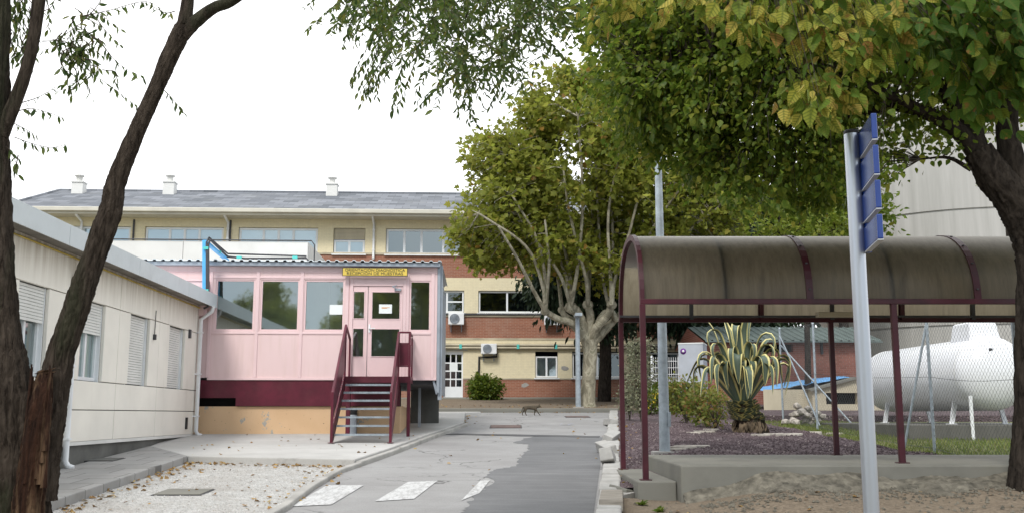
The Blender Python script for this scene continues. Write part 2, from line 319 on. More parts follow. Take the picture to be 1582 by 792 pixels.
def bark(name, lo, hi, stretch, scale, bstr, bdist, extra=None):
    m, nt, out = nodes(name); v = coords(nt, stretch)
    n = noise(nt, v, scale, 8, .7, .6); r = ramp(nt, [(.36, lo), (.66, hi)]); nt.links.new(n, r.inputs[0]); c = r.outputs[0]
    if extra: c = mixc(nt, maprange(nt, noise(nt, coords(nt, stretch), extra[1], 5, .6), .52, .6, 0, extra[2]), c, extra[0])
    return finish(m, nt, out, c, .95, n, bstr, bdist, spec=.15)
MATS['bark_dark'] = bark('furrowed_dark_bark', (.020, .014, .010), (.105, .082, .064), (1, 1, .16), 34, 1.0, .05, ((.035, .045, .022), 3, .5))
MATS['bark_right'] = bark('dark_trunk_bark', (.013, .010, .008), (.058, .047, .038), (1, 1, .3), 14, 1.0, .04)
MATS['torn_wood'] = bark('torn_red_wood', (.014, .007, .005), (.060, .027, .016), (1, 1, .08), 26, 1.0, .05, ((.19, .12, .07), 9, .7))
MATS['cut_wood'] = plain('cut_wood_face', (.30, .17, .09), .9, .3, 12, bstr=.6)
MATS['twig'] = bark('thin_twig', (.05, .04, .032), (.12, .10, .08), (1, 1, 1), 10, .3, .01)
def planebark():
    m, nt, out = nodes('mottled_plane_bark'); v = coords(nt, (1, 1, .55))
    n = noise(nt, v, 3.2, 4, .55, .8); r = ramp(nt, [(.34, (.19, .17, .12)), (.44, (.30, .27, .20)), (.52, (.42, .385, .29)), (.60, (.25, .235, .16)), (.7, (.37, .33, .25))], 'CONSTANT'); nt.links.new(n, r.inputs[0])
    n2 = noise(nt, v, 12, 5); c = mixc(nt, maprange(nt, n2, .35, .65, 0, .4), r.outputs[0], (.16, .145, .10))
    return finish(m, nt, out, c, .85, n2, .5, .02)
MATS['bark_plane'] = planebark()
def agave_mat():
    m, nt, out = nodes('variegated_agave_leaf')
    uv = N(nt, 'ShaderNodeUVMap'); s = N(nt, 'ShaderNodeSeparateXYZ'); nt.links.new(uv.outputs[0], s.inputs[0])
    ab = N(nt, 'ShaderNodeMath', operation='ABSOLUTE'); nt.links.new(s.outputs['X'], ab.inputs[0])
    n = noise(nt, coords(nt), 3, 4); ad = N(nt, 'ShaderNodeMath', operation='MULTIPLY_ADD'); nt.links.new(n, ad.inputs[0]); ad.inputs[1].default_value = .25; nt.links.new(ab.outputs[0], ad.inputs[2])
    r = ramp(nt, [(0, (.12, .155, .115)), (.55, (.085, .12, .09)), (.77, (.09, .13, .08)), (.83, (.56, .49, .18)), (1, (.66, .59, .27))]); nt.links.new(ad.outputs[0], r.inputs[0])
    return finish(m, nt, out, r.outputs[0], .5, n, .1, .01)
MATS['agave'] = agave_mat()
def furmat():
    m, nt, out = nodes('tabby_fur'); v = coords(nt)
    w = N(nt, 'ShaderNodeTexWave'); w.inputs['Scale'].default_value = 9; w.inputs['Distortion'].default_value = 4; w.inputs['Detail'].default_value = 3; nt.links.new(v, w.inputs[0])
    r = ramp(nt, [(.3, (.035, .028, .02)), (.7, (.115, .09, .06))]); nt.links.new(w.outputs['Fac'], r.inputs[0])
    return finish(m, nt, out, r.outputs[0], .9, noise(nt, v, 80), .6, .01)
MATS['fur'] = furmat()

# ------------------------------------------------------------------ mesh and object helpers
OFF = {}
def root_of(o):
    while o.parent: o = o.parent
    return o
def tag(o, label=None, cat=None, group=None, kind=None):
    if label: o['label'] = label
    if cat: o['category'] = cat
    if group: o['group'] = group
    if kind: o['kind'] = kind
    return o
def place(o, base, rot):
    c, s = math.cos(rot), math.sin(rot)
    o.location = (base[0] * c - base[1] * s, base[0] * s + base[1] * c, base[2]); o.rotation_euler = (0, 0, rot)
    OFF[o.name] = Vector(base)
def thing(name, label, cat, base=(0, 0, 0), rot=0.0, group=None):
    o = bpy.data.objects.new(name, None); o.empty_display_size = .1; COL.objects.link(o)
    place(o, base, rot); return tag(o, label, cat, group)
class MB:
    def __init__(s): s.v = []; s.f = []; s.uv = {}; s.sm = []
    def quad(s, a, b, c, d): s.poly([a, b, c, d])
    def poly(s, pts):
        n = len(s.v); s.v += [tuple(p) for p in pts]; s.f.append(list(range(n, n + len(pts)))); s.sm.append(False)
    def box(s, x0, x1, y0, y1, z0, z1):
        n = len(s.v)
        s.v += [(x0, y0, z0), (x1, y0, z0), (x1, y1, z0), (x0, y1, z0), (x0, y0, z1), (x1, y0, z1), (x1, y1, z1), (x0, y1, z1)]
        for q in ((0, 3, 2, 1), (4, 5, 6, 7), (0, 1, 5, 4), (1, 2, 6, 5), (2, 3, 7, 6), (3, 0, 4, 7)): s.f.append([n + i for i in q]); s.sm.append(False)
    def bar(s, p0, p1, w, h=None, up=(0, 0, 1)):
        h = h or w; p0, p1 = Vector(p0), Vector(p1); d = (p1 - p0).normalized(); up = Vector(up)
        if abs(d.dot(up)) > .99: up = Vector((0, 1, 0))
        x = d.cross(up).normalized() * w / 2; y = x.cross(d).normalized() * h / 2; n = len(s.v)
        for p in (p0, p1): s.v += [tuple(p - x - y), tuple(p + x - y), tuple(p + x + y), tuple(p - x + y)]
        for q in ((3, 2, 1, 0), (4, 5, 6, 7), (0, 1, 5, 4), (1, 2, 6, 5), (2, 3, 7, 6), (3, 0, 4, 7)): s.f.append([n + i for i in q]); s.sm.append(False)
    def prism(s, poly, z0, z1):
        # poly: list of (x,y) counterclockwise; z0, z1 numbers or functions
        fz = lambda z, p: z(p) if callable(z) else z
        n = len(s.v); k = len(poly)
        s.v += [(p[0], p[1], fz(z0, p)) for p in poly] + [(p[0], p[1], fz(z1, p)) for p in poly]
        s.f.append([n + i for i in range(k)][::-1]); s.f.append([n + k + i for i in range(k)]); s.sm += [False] * 2
        for i in range(k):
            j = (i + 1) % k; s.f.append([n + i, n + j, n + k + j, n + k + i]); s.sm.append(False)
    def tube(s, pts, radii, seg=8, caps=True, jit=0.0, rdg=False):
        ridge = [random.uniform(-.06, .06) for _ in range(seg)] if rdg else None
        pts = [Vector(p) for p in pts]; n0 = len(s.v); k = len(pts)
        if not hasattr(radii, '__len__'): radii = [radii] * k
        t0 = (pts[1] - pts[0]).normalized(); x = t0.orthogonal().normalized()
        for i in range(k):
            t = (pts[min(i + 1, k - 1)] - pts[max(i - 1, 0)]).normalized()
            x = (x - t * x.dot(t)).normalized(); y = t.cross(x)
            for j in range(seg):
                a = 2 * math.pi * j / seg; r = radii[i] * (1 + (random.uniform(-jit, jit) if jit else 0))
                if ridge: ridge[j] = ridge[j] * .86 + random.uniform(-.045, .045); r *= 1 + ridge[j]
                s.v.append(tuple(pts[i] + (x * math.cos(a) + y * math.sin(a)) * r))
        for i in range(k - 1):
            for j in range(seg):
                a = n0 + i * seg + j; b = n0 + i * seg + (j + 1) % seg
                s.f.append([a, b, b + seg, a + seg]); s.sm.append(True)
        if caps:
            m0 = len(s.v); s.v += s.v[n0:n0 + seg] + s.v[n0 + (k - 1) * seg:n0 + k * seg]
            s.f.append([m0 + j for j in range(seg)][::-1]); s.f.append([m0 + seg + j for j in range(seg)]); s.sm += [False] * 2
    def lathe(s, prof, c, seg=24, axis='z'):
        n0 = len(s.v); k = len(prof)
        for r, h in prof:
            for j in range(seg):
                a = 2 * math.pi * j / seg; p, q = r * math.cos(a), r * math.sin(a)
                s.v.append({'z': (c[0] + p, c[1] + q, c[2] + h), 'y': (c[0] - p, c[1] + h, c[2] + q), 'x': (c[0] + h, c[1] + p, c[2] + q)}[axis])
        for i in range(k - 1):
            for j in range(seg):
                a = n0 + i * seg + j; b = n0 + i * seg + (j + 1) % seg
                s.f.append([a, b, b + seg, a + seg]); s.sm.append(True)
        if prof[0][0] > 1e-4: m0 = len(s.v); s.v += s.v[n0:n0 + seg]; s.f.append([m0 + j for j in range(seg)][::-1]); s.sm.append(False)
        if prof[-1][0] > 1e-4: m0 = len(s.v); s.v += s.v[n0 + (k - 1) * seg:n0 + k * seg]; s.f.append([m0 + j for j in range(seg)]); s.sm.append(False)
    def wall(s, x0, x1, z0, z1, y, holes, depth=.2, reveal=True):
        xs = sorted({x0, x1, *[min(max(h[i], x0), x1) for h in holes for i in (0, 1)]}); zs = sorted({z0, z1, *[min(max(h[i], z0), z1) for h in holes for i in (2, 3)]})
        for i in range(len(xs) - 1):
            for j in range(len(zs) - 1):
                cx, cz = (xs[i] + xs[i + 1]) / 2, (zs[j] + zs[j + 1]) / 2
                if any(h[0] < cx < h[1] and h[2] < cz < h[3] for h in holes): continue
                s.quad((xs[i], y, zs[j]), (xs[i + 1], y, zs[j]), (xs[i + 1], y, zs[j + 1]), (xs[i], y, zs[j + 1]))
        if reveal:
            for a, b, c, d in holes:
                if b <= x0 or a >= x1 or d <= z0 or c >= z1: continue
                a, b, c2, d2 = max(a, x0), min(b, x1), max(c, z0), min(d, z1); e = y + depth
                if a > x0: s.quad((a, y, c2), (a, y, d2), (a, e, d2), (a, e, c2))
                if b < x1: s.quad((b, y, d2), (b, y, c2), (b, e, c2), (b, e, d2))
                if c >= z0: s.quad((a, y, c2), (a, e, c2), (b, e, c2), (b, y, c2))
                if d <= z1: s.quad((a, y, d2), (b, y, d2), (b, e, d2), (a, e, d2))
    def build(s, name, mat, parent=None, base=None, rot=0.0, bevel=0, uv=None):
        me = bpy.data.meshes.new(name)
        off = OFF[root_of(parent).name] if parent else Vector(base or (0, 0, 0))
        me.from_pydata([(p[0] - off[0], p[1] - off[1], p[2] - off[2]) for p in s.v], [], s.f)
        me.polygons.foreach_set('use_smooth', s.sm); 
        if uv is not None:
            l = me.uv_layers.new(name='UVMap'); vi = np.empty(len(me.loops), dtype=np.int32); me.loops.foreach_get('vertex_index', vi)
            l.data.foreach_set('uv', np.asarray(uv, dtype=np.float32)[vi].ravel())
        me.materials.append(M(mat)); me.update()
        o = bpy.data.objects.new(name, me); COL.objects.link(o)
        if parent: o.parent = parent
        else: place(o, base or (0, 0, 0), rot)
        if bevel:
            b = o.modifiers.new('Bevel', 'BEVEL'); b.width = bevel; b.segments = 2; b.limit_method = 'ANGLE'; b.angle_limit = R(40)
        return o
def copy_tree(o, loc=None, parent=None, rot=None):
    c = o.copy(); COL.objects.link(c)
    if parent: c.parent = parent
    if loc is not None: c.location = loc
    if rot is not None: c.rotation_euler = (0, 0, rot)
    for ch in o.children: copy_tree(ch, None, c)
    return c
def smooth_path(pts, n=6):
    p = [np.array(x, float) for x in pts]; p = [2 * p[0] - p[1]] + p + [2 * p[-1] - p[-2]]; out = []
    for i in range(1, len(p) - 2):
        for k in range(n):
            t = k / n
            out.append(.5 * (2 * p[i] + (p[i + 1] - p[i - 1]) * t + (2 * p[i - 1] - 5 * p[i] + 4 * p[i + 1] - p[i + 2]) * t * t + (3 * p[i] - p[i - 1] - 3 * p[i + 1] + p[i + 2]) * t ** 3))
    out.append(p[-2]); return out
def lerp_r(rs, n=6):
    out = []
    for a, b in zip(rs[:-1], rs[1:]): out += [a + (b - a) * k / n for k in range(n)]
    return out + [rs[-1]]
def unit(a): return a / np.maximum(np.linalg.norm(a, axis=-1, keepdims=True), 1e-9)
KITE = [(.4, .32)]
OVAL = [(.18, .22), (.45, .30), (.78, .17)]
OVAL2 = [(.12, .22), (.38, .36), (.70, .22)]
BROAD = [(.08, .26), (.3, .42), (.62, .34), (.85, .14)]
NARROW = [(.25, .15), (.55, .17)]
LEAFY = [(.10, .20), (.32, .34), (.6, .27), (.84, .10)]
LOBED = [(.10, .30), (.22, .52), (.38, .30), (.58, .46), (.66, .20)]
BLADE = [(.3, .04)]
def leaves(name, pos, axis, nrm, size, prof, mat, parent=None, base=None, fold=.25, uv=False):
    pos = np.asarray(pos, float); axis = unit(np.asarray(axis, float)); n = len(pos)
    side = unit(np.cross(axis, np.asarray(nrm, float))); up = np.cross(side, axis); size = np.broadcast_to(np.asarray(size, float), (n,))[:, None]
    k = len(prof); V = np.empty((n, 2 + 2 * k, 3)); U = np.empty((n, 2 + 2 * k, 2))
    curl = RNG.uniform(-.25, .05, (n, 1))
    def pt(t, w): return pos + size * (axis * t + side * w + up * (abs(w) * fold + curl * t * t))
    V[:, 0] = pt(0, 0); V[:, 1] = pt(1, 0); U[:, 0] = (0, 0); U[:, 1] = (0, 1)
    for i, (t, w) in enumerate(prof):
        V[:, 2 + i] = pt(t, w); V[:, 2 + k + i] = pt(t, -w); U[:, 2 + i] = (w, t); U[:, 2 + k + i] = (-w, t)
    fa = [0] + [2 + i for i in range(k)] + [1]; fb = [1] + [2 + k + i for i in range(k)][::-1] + [0]
    L = len(fa); idx = (np.arange(n)[:, None] * (2 + 2 * k) + np.array(fa + fb)[None]).ravel()
    off = OFF[root_of(parent).name] if parent else Vector(base or (0, 0, 0))
    V = V.reshape(-1, 3) - np.array(off)
    me = bpy.data.meshes.new(name); me.vertices.add(len(V)); me.vertices.foreach_set('co', V.ravel())
    me.loops.add(len(idx)); me.loops.foreach_set('vertex_index', idx.astype(np.int32))
    me.polygons.add(2 * n); me.polygons.foreach_set('loop_start', np.arange(0, 2 * n * L, L, dtype=np.int32))
    me.update(calc_edges=True)
    if uv:
        l = me.uv_layers.new(name='UVMap'); l.data.foreach_set('uv', U.reshape(-1, 2)[idx].astype(np.float32).ravel())
    me.materials.append(M(mat)); me.validate()
    o = bpy.data.objects.new(name, me); COL.objects.link(o)
    if parent: o.parent = parent
    else: place(o, base or (0, 0, 0), 0)
    return o
def in_ell(c, r, n, shell=.0):
    d = unit(RNG.normal(size=(n, 3))); t = RNG.uniform(shell ** 3, 1, (n, 1)) ** (1 / 3)
    return np.array(c) + d * t * np.array(r)
def sprout(mb, skel, centers, per, spread, tw=.012, droop=.15, seg=3, inward=0.5):
    """a twig from the nearest limb to every cluster centre; returns leaf positions and axes along it"""
    skel = np.array([np.array(p) for p in skel]); P, D = [], []
    for c in centers:
        d = np.linalg.norm(skel - c, axis=1); s = skel[np.argmin(d + RNG.uniform(0, .4))]
        L = np.linalg.norm(c - s); mid = (s + c) / 2 + np.array([0, 0, .12 * L]) + RNG.normal(0, .06 * L + .01, 3)
        if mb is not None and L > .05:
            mb.tube([s, mid, c], [tw * (1 + .5 * L), tw * .8, tw * .35], seg, False)
        n = max(1, int(RNG.poisson(per))); t = RNG.uniform(inward, 1.05, (n, 1))
        q = (1 - t) ** 2 * s + 2 * t * (1 - t) * mid + t * t * c if L < 3 * spread * 3 else c + (t - 1) * unit(c - s) * spread * 2
        q = q + RNG.normal(0, spread, (n, 3)) * np.array([1, 1, .8])
        ax = unit(c - s) * .6 + unit(q - c + 1e-6) * .6 + RNG.normal(0, .5, (n, 3)); ax[:, 2] -= droop * 3
        P.append(q); D.append(ax)
    return np.concatenate(P), np.concatenate(D)
def upish(n, k=.6):
    v = RNG.normal(0, k, (n, 3)); v[:, 2] += 1; return v
def window(parent, x0, x1, z0, z1, y, mull, frame='white_frame', glass='glass', fw=.05, back=None, name='window', transom=None, depth=.06):
    f = MB()
    f.box(x0, x1, y, y + depth, z0, z0 + fw); f.box(x0, x1, y, y + depth, z1 - fw, z1)
    f.box(x0, x0 + fw, y, y + depth, z0 + fw, z1 - fw); f.box(x1 - fw, x1, y, y + depth, z0 + fw, z1 - fw)
    for m in mull:
        xm = x0 + (x1 - x0) * m; f.box(xm - fw * .6, xm + fw * .6, y + .004, y + depth, z0 + fw, z1 - fw)
    if transom: zt = z0 + (z1 - z0) * transom; f.box(x0 + fw, x1 - fw, y + .008, y + depth - .004, zt - fw / 2, zt + fw / 2)
    o = f.build(name, frame, parent)
    g = MB(); yy = y + depth * .6; g.quad((x0 + fw * .5, yy, z0 + fw * .5), (x1 - fw * .5, yy, z0 + fw * .5), (x1 - fw * .5, yy, z1 - fw * .5), (x0 + fw * .5, yy, z1 - fw * .5)); g.build('pane', glass, o)
    if back:
        k = MB(); yb = y + depth + (.03 if back == 'net_curtain' else .25); k.quad((x0, yb, z0), (x1, yb, z0), (x1, yb, z1), (x0, yb, z1)); k.build('pane_backing', back, o)  # flat panel behind the glass; dark ones paint in the unlit room
    return o
#PART2
# ------------------------------------------------------------------ camera, sky, sun
cam = bpy.data.cameras.new('camera'); co = bpy.data.objects.new('camera', cam); COL.objects.link(co)
co.location = (0, 0, H); co.rotation_euler = (R(90) + TH, 0, 0); cam.sensor_width = 36; cam.lens = 36 * F / 1582; cam.clip_end = 3000; cam.clip_start = .05
SC.camera = co
SUN_EL, SUN_AZ = 48, -163        # azimuth clockwise from +Y: behind the camera, a little to its left
world = bpy.data.worlds.new("World"); SC.world = world; world.use_nodes = True
nt = world.node_tree; nt.nodes.clear()
wo = N(nt, 'ShaderNodeOutputWorld'); bg = N(nt, 'ShaderNodeBackground'); bg2 = N(nt, 'ShaderNodeBackground'); ads = N(nt, 'ShaderNodeMixShader')
sky = N(nt, 'ShaderNodeTexSky', sky_type='NISHITA'); sky.sun_disc = False; sky.sun_elevation = R(SUN_EL); sky.sun_rotation = R(SUN_AZ); sky.dust_density = 3
nt.links.new(sky.outputs[0], bg.inputs[0]); bg.inputs[1].default_value = .11
tc = N(nt, 'ShaderNodeTexCoord'); sp = N(nt, 'ShaderNodeSeparateXYZ'); nt.links.new(tc.outputs['Generated'], sp.inputs[0])
cn = noise(nt, tc.outputs['Generated'], 2.2, 7, .6, .4)
front = maprange(nt, sp.outputs['Y'], -.45, .35)
dark = ramp(nt, [(.30, (.55, .66, .78)), (.52, (.74, .81, .88)), (.70, (1.0, 1.02, 1.05))]); nt.links.new(cn, dark.inputs[0])
bright = ramp(nt, [(.3, (1.02, 1.06, 1.10)), (.6, (1.25, 1.25, 1.25))]); nt.links.new(cn, bright.inputs[0])
nt.links.new(mixc(nt, front, dark.outputs[0], bright.outputs[0]), bg2.inputs[0]); bg2.inputs[1].default_value = 1.5
ads.inputs[0].default_value = .93
nt.links.new(bg.outputs[0], ads.inputs[1]); nt.links.new(bg2.outputs[0], ads.inputs[2]); nt.links.new(ads.outputs[0], wo.inputs[0])
sl = bpy.data.lights.new('sun', 'SUN'); sl.energy = 2.5; sl.angle = R(14); sl.color = (1, .965, .91)
so = bpy.data.objects.new('sun', sl); COL.objects.link(so); so.location = (-10, -20, 30)
az = R(SUN_AZ); sd = Vector((math.sin(az) * math.cos(R(SUN_EL)), math.cos(az) * math.cos(R(SUN_EL)), math.sin(R(SUN_EL))))
so.rotation_euler = sd.to_track_quat('Z', 'Y').to_euler()
SC.view_settings.view_transform = 'Standard'; SC.view_settings.look = 'None'; SC.view_settings.exposure = 0

# ------------------------------------------------------------------ ground
def structure(o, **k): return tag(o, kind='structure')
def sheet(name, pts, h, mat):
    mb = MB(); mb.poly([(p[0], p[1], gz(p[1]) + h) for p in pts]); return structure(mb.build(name, mat))
mb = MB(); ys = [-400, -20, 50, 900]
for i in range(3): mb.quad((-600, ys[i], gz(ys[i]) - .02), (600, ys[i], gz(ys[i]) - .02), (600, ys[i + 1], gz(ys[i + 1]) - .02), (-600, ys[i + 1], gz(ys[i + 1]) - .02))
structure(mb.build('ground', 'earth'))
AW = A(303, 600, 22.35)[0]                 # the left building's wall plane
BPK = 22.5                                 # the pink building's front
def wallpt(b, da=0): return ((AW + da) * CP - b * SP, (AW + da) * SP + b * CP)
g2 = lambda u, v, h=0: G(u, v, h)[:2]
k0, k1 = g2(70, 776, .12), g2(290, 703, .12)
kn = (k0[0] + (k0[0] - k1[0]) * .9, k0[1] + (k0[1] - k1[1]) * .9)
e0, e1, e2, e3, e4, e5 = g2(548, 710, .1), g2(600, 693, .1), g2(660, 671, .1), g2(690, 661, .1), g2(716, 652, .1), g2(719, 637, .1)
kbn = (e0[0] + .12 * 7, 7.0)
r0, r1 = g2(430, 787), g2(400, 815)
rn = (r0[0] + (r0[0] - e0[0]) * 1.2, r0[1] + (r0[1] - e0[1]) * 1.2)
def kx(y): return .895 + (3.15 - .895) * (y - 11) / 22
low = lambda p: gz(p[1]) - .25
mb = MB(); mb.prism([kn, k0, k1, wallpt(19.3), wallpt(4)][::-1][::-1], low, lambda p: gz(p[1]) + .12); structure(mb.build('pavement', 'pavers', bevel=.015))
mb = MB(); mb.prism([k1, e0, e1, e2, e3, e4, e5, (-1.0, 33), (-9, 33), wallpt(24, -.5), wallpt(19.3)], low, lambda p: gz(p[1]) + .118); structure(mb.build('forecourt', 'forecourt', bevel=.02))
sheet('gravel_lot', [kn, rn, r0, e0, k1, k0], .004, 'gravel_white')
# worn kerb between gravel and road
mb = MB(); off = .16
path = [rn, r0, g2(470, 757), g2(515, 731), e0, e1, e2, e3, e4]
for p, q in zip(path[:-1], path[1:]):
    d = Vector((q[0] - p[0], q[1] - p[1])).normalized(); nx, ny = d.y * .09, -d.x * .09
    P = [(p[0] + nx * .15, p[1] + ny * .15), (p[0] + nx * 1.35, p[1] + ny * 1.35), (q[0] + nx * 1.35, q[1] + ny * 1.35), (q[0] + nx * .15, q[1] + ny * .15)]
    hh = .07 if p[1] < e0[1] - .1 else .085
    mb.prism(P, low, lambda p, hh=hh: gz(p[1]) + hh)
structure(mb.build('kerb', 'concrete', bevel=.02))
road = [rn, r0, g2(470, 757), g2(515, 731), e0, e1, e2, e3, e4, e5, (-9, 32), (-9, 34.85), (kx(34.9), 34.85), (kx(5), 5)]
sheet('road', road, .004, 'road')
# the newer asphalt on the right side of the road, ragged edge
def rag(p, q, n, amp):
    out = []
    for i in range(n):
        t = i / n; d = Vector((q[0] - p[0], q[1] - p[1])); nn = Vector((-d.y, d.x)).normalized()
        w = random.uniform(-amp, amp); out.append((p[0] + d.x * t + nn.x * w, p[1] + d.y * t + nn.y * w))
    return out
edge = [g2(705, 800), g2(716, 785), g2(735, 764), g2(765, 741), g2(748, 737), g2(762, 726), g2(795, 720), g2(808, 703), g2(818, 693), g2(814, 686), g2(793, 684), g2(815, 676), g2(830, 673)]
pts = [(kx(8.3) * 1.0 - 1.25, 8.3)]
for p, q in zip(edge[:-1], edge[1:]): pts += rag(p, q, 9, .05)
far = g2(926, 675)
pts += [edge[-1], (kx(far[1]) - .05, far[1]), (kx(8.3) - .03, 8.3)]
sheet('road_patch', pts, .008, 'patch')
sheet('trench_seal', rag(g2(684, 671), g2(926, 676), 14, .05) + [g2(926, 676), (g2(927, 673.5))] + rag(g2(927, 673.5), g2(684, 669), 14, .05), .012, 'trench')
# zebra bars
for i, q in enumerate([[(448, 783), (505, 750), (562, 750), (512, 780)], [(579, 775), (630, 745), (676, 743), (640, 771)], [(712, 774), (742, 743), (757, 742), (741, 762)]]):
    sheet('road_marking', [g2(*p) for p in (q[0], q[3], q[2], q[1])], .012, 'zebra')
# right kerb of whitewashed stones
mb = MB(); y = 5.0
while y < 34.7:
    L = random.uniform(.75, 1.0); j = random.uniform(-.012, .012); hz = random.uniform(.07, .10)
    x0, x1 = kx(y) + j, kx(y + L) + j
    mb.prism([(x0, y), (x0 + .27, y), (x1 + .27, y + L - .02), (x1, y + L - .02)], low, lambda p, hz=hz: gz(p[1]) + hz); y += L
structure(mb.build('kerb', 'kerb', bevel=.025))
# far kerb, planting strip and pavement before the brick building
mb = MB(); mb.prism([(-9, 34.9), (kx(34.9) + .3, 34.9), (kx(34.9) + .3, 35.1), (-9, 35.1)], low, lambda p: gz(p[1]) + .14); structure(mb.build('kerb', 'slab', bevel=.02))
mb = MB(); mb.prism([(-9, 35.1), (16, 35.1), (16, 45.0), (-9, 45.0)], low, lambda p: gz(p[1]) + .125); structure(mb.build('planting_strip', 'dirt'))
mb = MB(); mb.prism([(-22, 45.0), (16, 45.0), (16, 48.6), (-22, 48.6)], low, lambda p: gz(p[1]) + .14); structure(mb.build('pavement', 'slab'))
def yard_z(x, y):
    st = lambda t: (lambda q: q * q * (3 - 2 * q))(min(1, max(0, t)))
    return gz(y) + .006 + .23 * st((y - 9.4) / 2.5) * st((x - 1.9) / 1.3) + .012 * math.sin(x * 2.1 + y * 3) + .008 * math.sin(x * 5.7 - y * 2)
mb = MB(); nx, ny = 80, 40
for j in range(ny + 1):
    y = 3 + 9.4 * j / ny; xa = kx(y) + .25
    for i in range(nx + 1): x = xa + (15 - xa) * i / nx; mb.v.append((x, y, yard_z(x, y)))
for j in range(ny):
    for i in range(nx): a = j * (nx + 1) + i; mb.f.append([a, a + 1, a + nx + 2, a + nx + 1]); mb.sm.append(True)
structure(mb.build('dirt_yard', 'dirt'))
def bed_z(x, y):
    base = gz(y) + .07; hi = max(base, .505 + .033 * y)
    l = min(1, max(0, (x - kx(y) - .3) / 1.2)); r = min(1, max(0, (7.1 - x) / 1.0)); s = lambda t: t * t * (3 - 2 * t)
    return base + (hi - base) * s(l) * s(r) - (1 - s(r)) * .06 + .018 * math.sin(x * 3.1 + y * 1.7) + .014 * math.sin(x * 5.3 - y * 2.9)
mb = MB(); ny, nx = 70, 34
for j in range(ny + 1):
    y = 12.75 + (34.6 - 12.75) * j / ny; xa = kx(y) + .26
    for i in range(nx + 1): x = xa + (7.3 - xa) * i / nx; mb.v.append((x, y, bed_z(x, y)))
for j in range(ny):
    for i in range(nx): a = j * (nx + 1) + i; mb.f.append([a, a + 1, a + nx + 2, a + nx + 1]); mb.sm.append(True)
structure(mb.build('gravel_bed', 'gravel_purple'))
sheet('lawn', [(6.9, 15.1), (30, 15.1), (30, 34), (6.9, 34)], .0, 'grass_base')

# ------------------------------------------------------------------ the long low building on the left
lr = PHI + R(90)
zs = PB(140, 588, AW)[1]; zl2 = PB(92, 632, AW)[1]; zbase = PB(76, 685, AW)[1]; zwt = PB(146, 466, AW)[1]
zf0 = A(310, 474, 22.35)[1]; zf1 = A(318, 454, 22.35)[1]
lb = thing('low_building', 'long low cream panel building with white roller shutters and pale metal fascia on the left', 'building', (13, -AW, 1.0), lr)
wins = [[PB(u, 500, AW)[0] for u in p] for p in ((26, 73), (126, 162), (202, 232), (263, 287))]
sp_ = wins[1][0] - wins[0][0]; wins = [[w - sp_ for w in wins[0]]] + wins
bend = 22.35; bst = 5.0
q0 = -AW
cols = [bst] + sorted([x for w in wins for x in w] + [PB(u, 560, AW)[0] for u in (185, 248)]) + [bend]
rows = [zbase, zl2, zs, zwt, zf0 + .06]
mb = MB(); gp = .007
jo = [bst, wins[1][0] - .55] + [PB(u, 560, AW)[0] for u in (107, 181, 244)] + [bend]
for j in range(4):
    cols = sorted(jo + ([x for w in wins for x in w] if j == 2 else []))
    for i in range(len(cols) - 1):
        if j == 2 and any(abs(cols[i] - w[0]) < .01 for w in wins): continue
        mb.box(cols[i] + gp, cols[i + 1] - gp, q0, q0 + .14, rows[j] + gp, rows[j + 1] - gp)
mb.build('wall_panels', 'panel_conc', lb, bevel=.006)
mb = MB(); mb.wall(bst, bend - .01, zbase, zf0 + .06, q0 + .05, [(w[0] + .01, w[1] - .01, zs, zwt) for w in wins], .2)
mb.quad((bend - .01, q0 + .03, zbase), (bend - .01, q0 + 9, zbase), (bend - .01, q0 + 9, zf0), (bend - .01, q0 + .03, zf0)); mb.build('wall', 'dark_concrete', lb)
mb = MB(); mb.box(bst, bend - .02, q0 + .06, q0 + .5, 0.2, zbase - .004); mb.build('plinth', 'dark_concrete', lb)
mb = MB(); mb.box(bst, bend - .02, q0 + .004, q0 + .055, zbase - .05, zbase + .004); mb.build('base_flashing', 'shutter', lb)
mb = MB()
bb = bst; k = 0
while bb < bend + .25:
    e = min(bb + 3.05, bend + .3); mb.box(bb, e - .012, q0 - .32, q0 - .30, zf0, zf1); bb += 3.05
mb.box(bst, bend + .3, q0 - .30, q0 + 9.2, zf1 - .05, zf1 - .012); mb.build('fascia', 'fascia', lb)
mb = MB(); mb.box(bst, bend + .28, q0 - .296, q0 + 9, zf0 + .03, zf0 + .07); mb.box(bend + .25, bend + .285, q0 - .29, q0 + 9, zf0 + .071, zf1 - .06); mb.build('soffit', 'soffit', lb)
mb = MB(); mb.tube([(bst, q0 - .03, zf0 - .03), (bend - .05, q0 - .03, zf0 - .03)], .013, 6); mb.build('gas_pipe', 'yellow_pipe', lb)
for i, w in enumerate(wins):
    frac = [.5, .42, .42, 1, 1][i]
    if frac < 1: window(lb, w[0] + .02, w[1] - .02, zs + .01, zwt, q0 + .10, [.5], back='net_curtain' if i == 2 else 'navy_int', fw=.055)
    mb = MB(); zz = zwt - .005; zend = zwt - (zwt - zs) * frac + .02
    while zz > zend:
        mb.box(w[0] + .03, w[1] - .03, q0 + .055 + (0 if frac < 1 else .03), q0 + .075 + (0 if frac < 1 else .03), zz - .043, zz - .003); zz -= .045
    mb.build('roller_shutter', 'shutter', lb, bevel=.006)
    mb = MB(); mb.box(w[0] + .004, w[0] + .03, q0 + .05, q0 + .12, zs, zwt); mb.build('shutter_rail', 'white_frame', lb); mb = MB(); mb.box(w[1] - .03, w[1] - .004, q0 + .05, q0 + .12, zs, zwt); mb.build('shutter_rail', 'white_frame', lb)
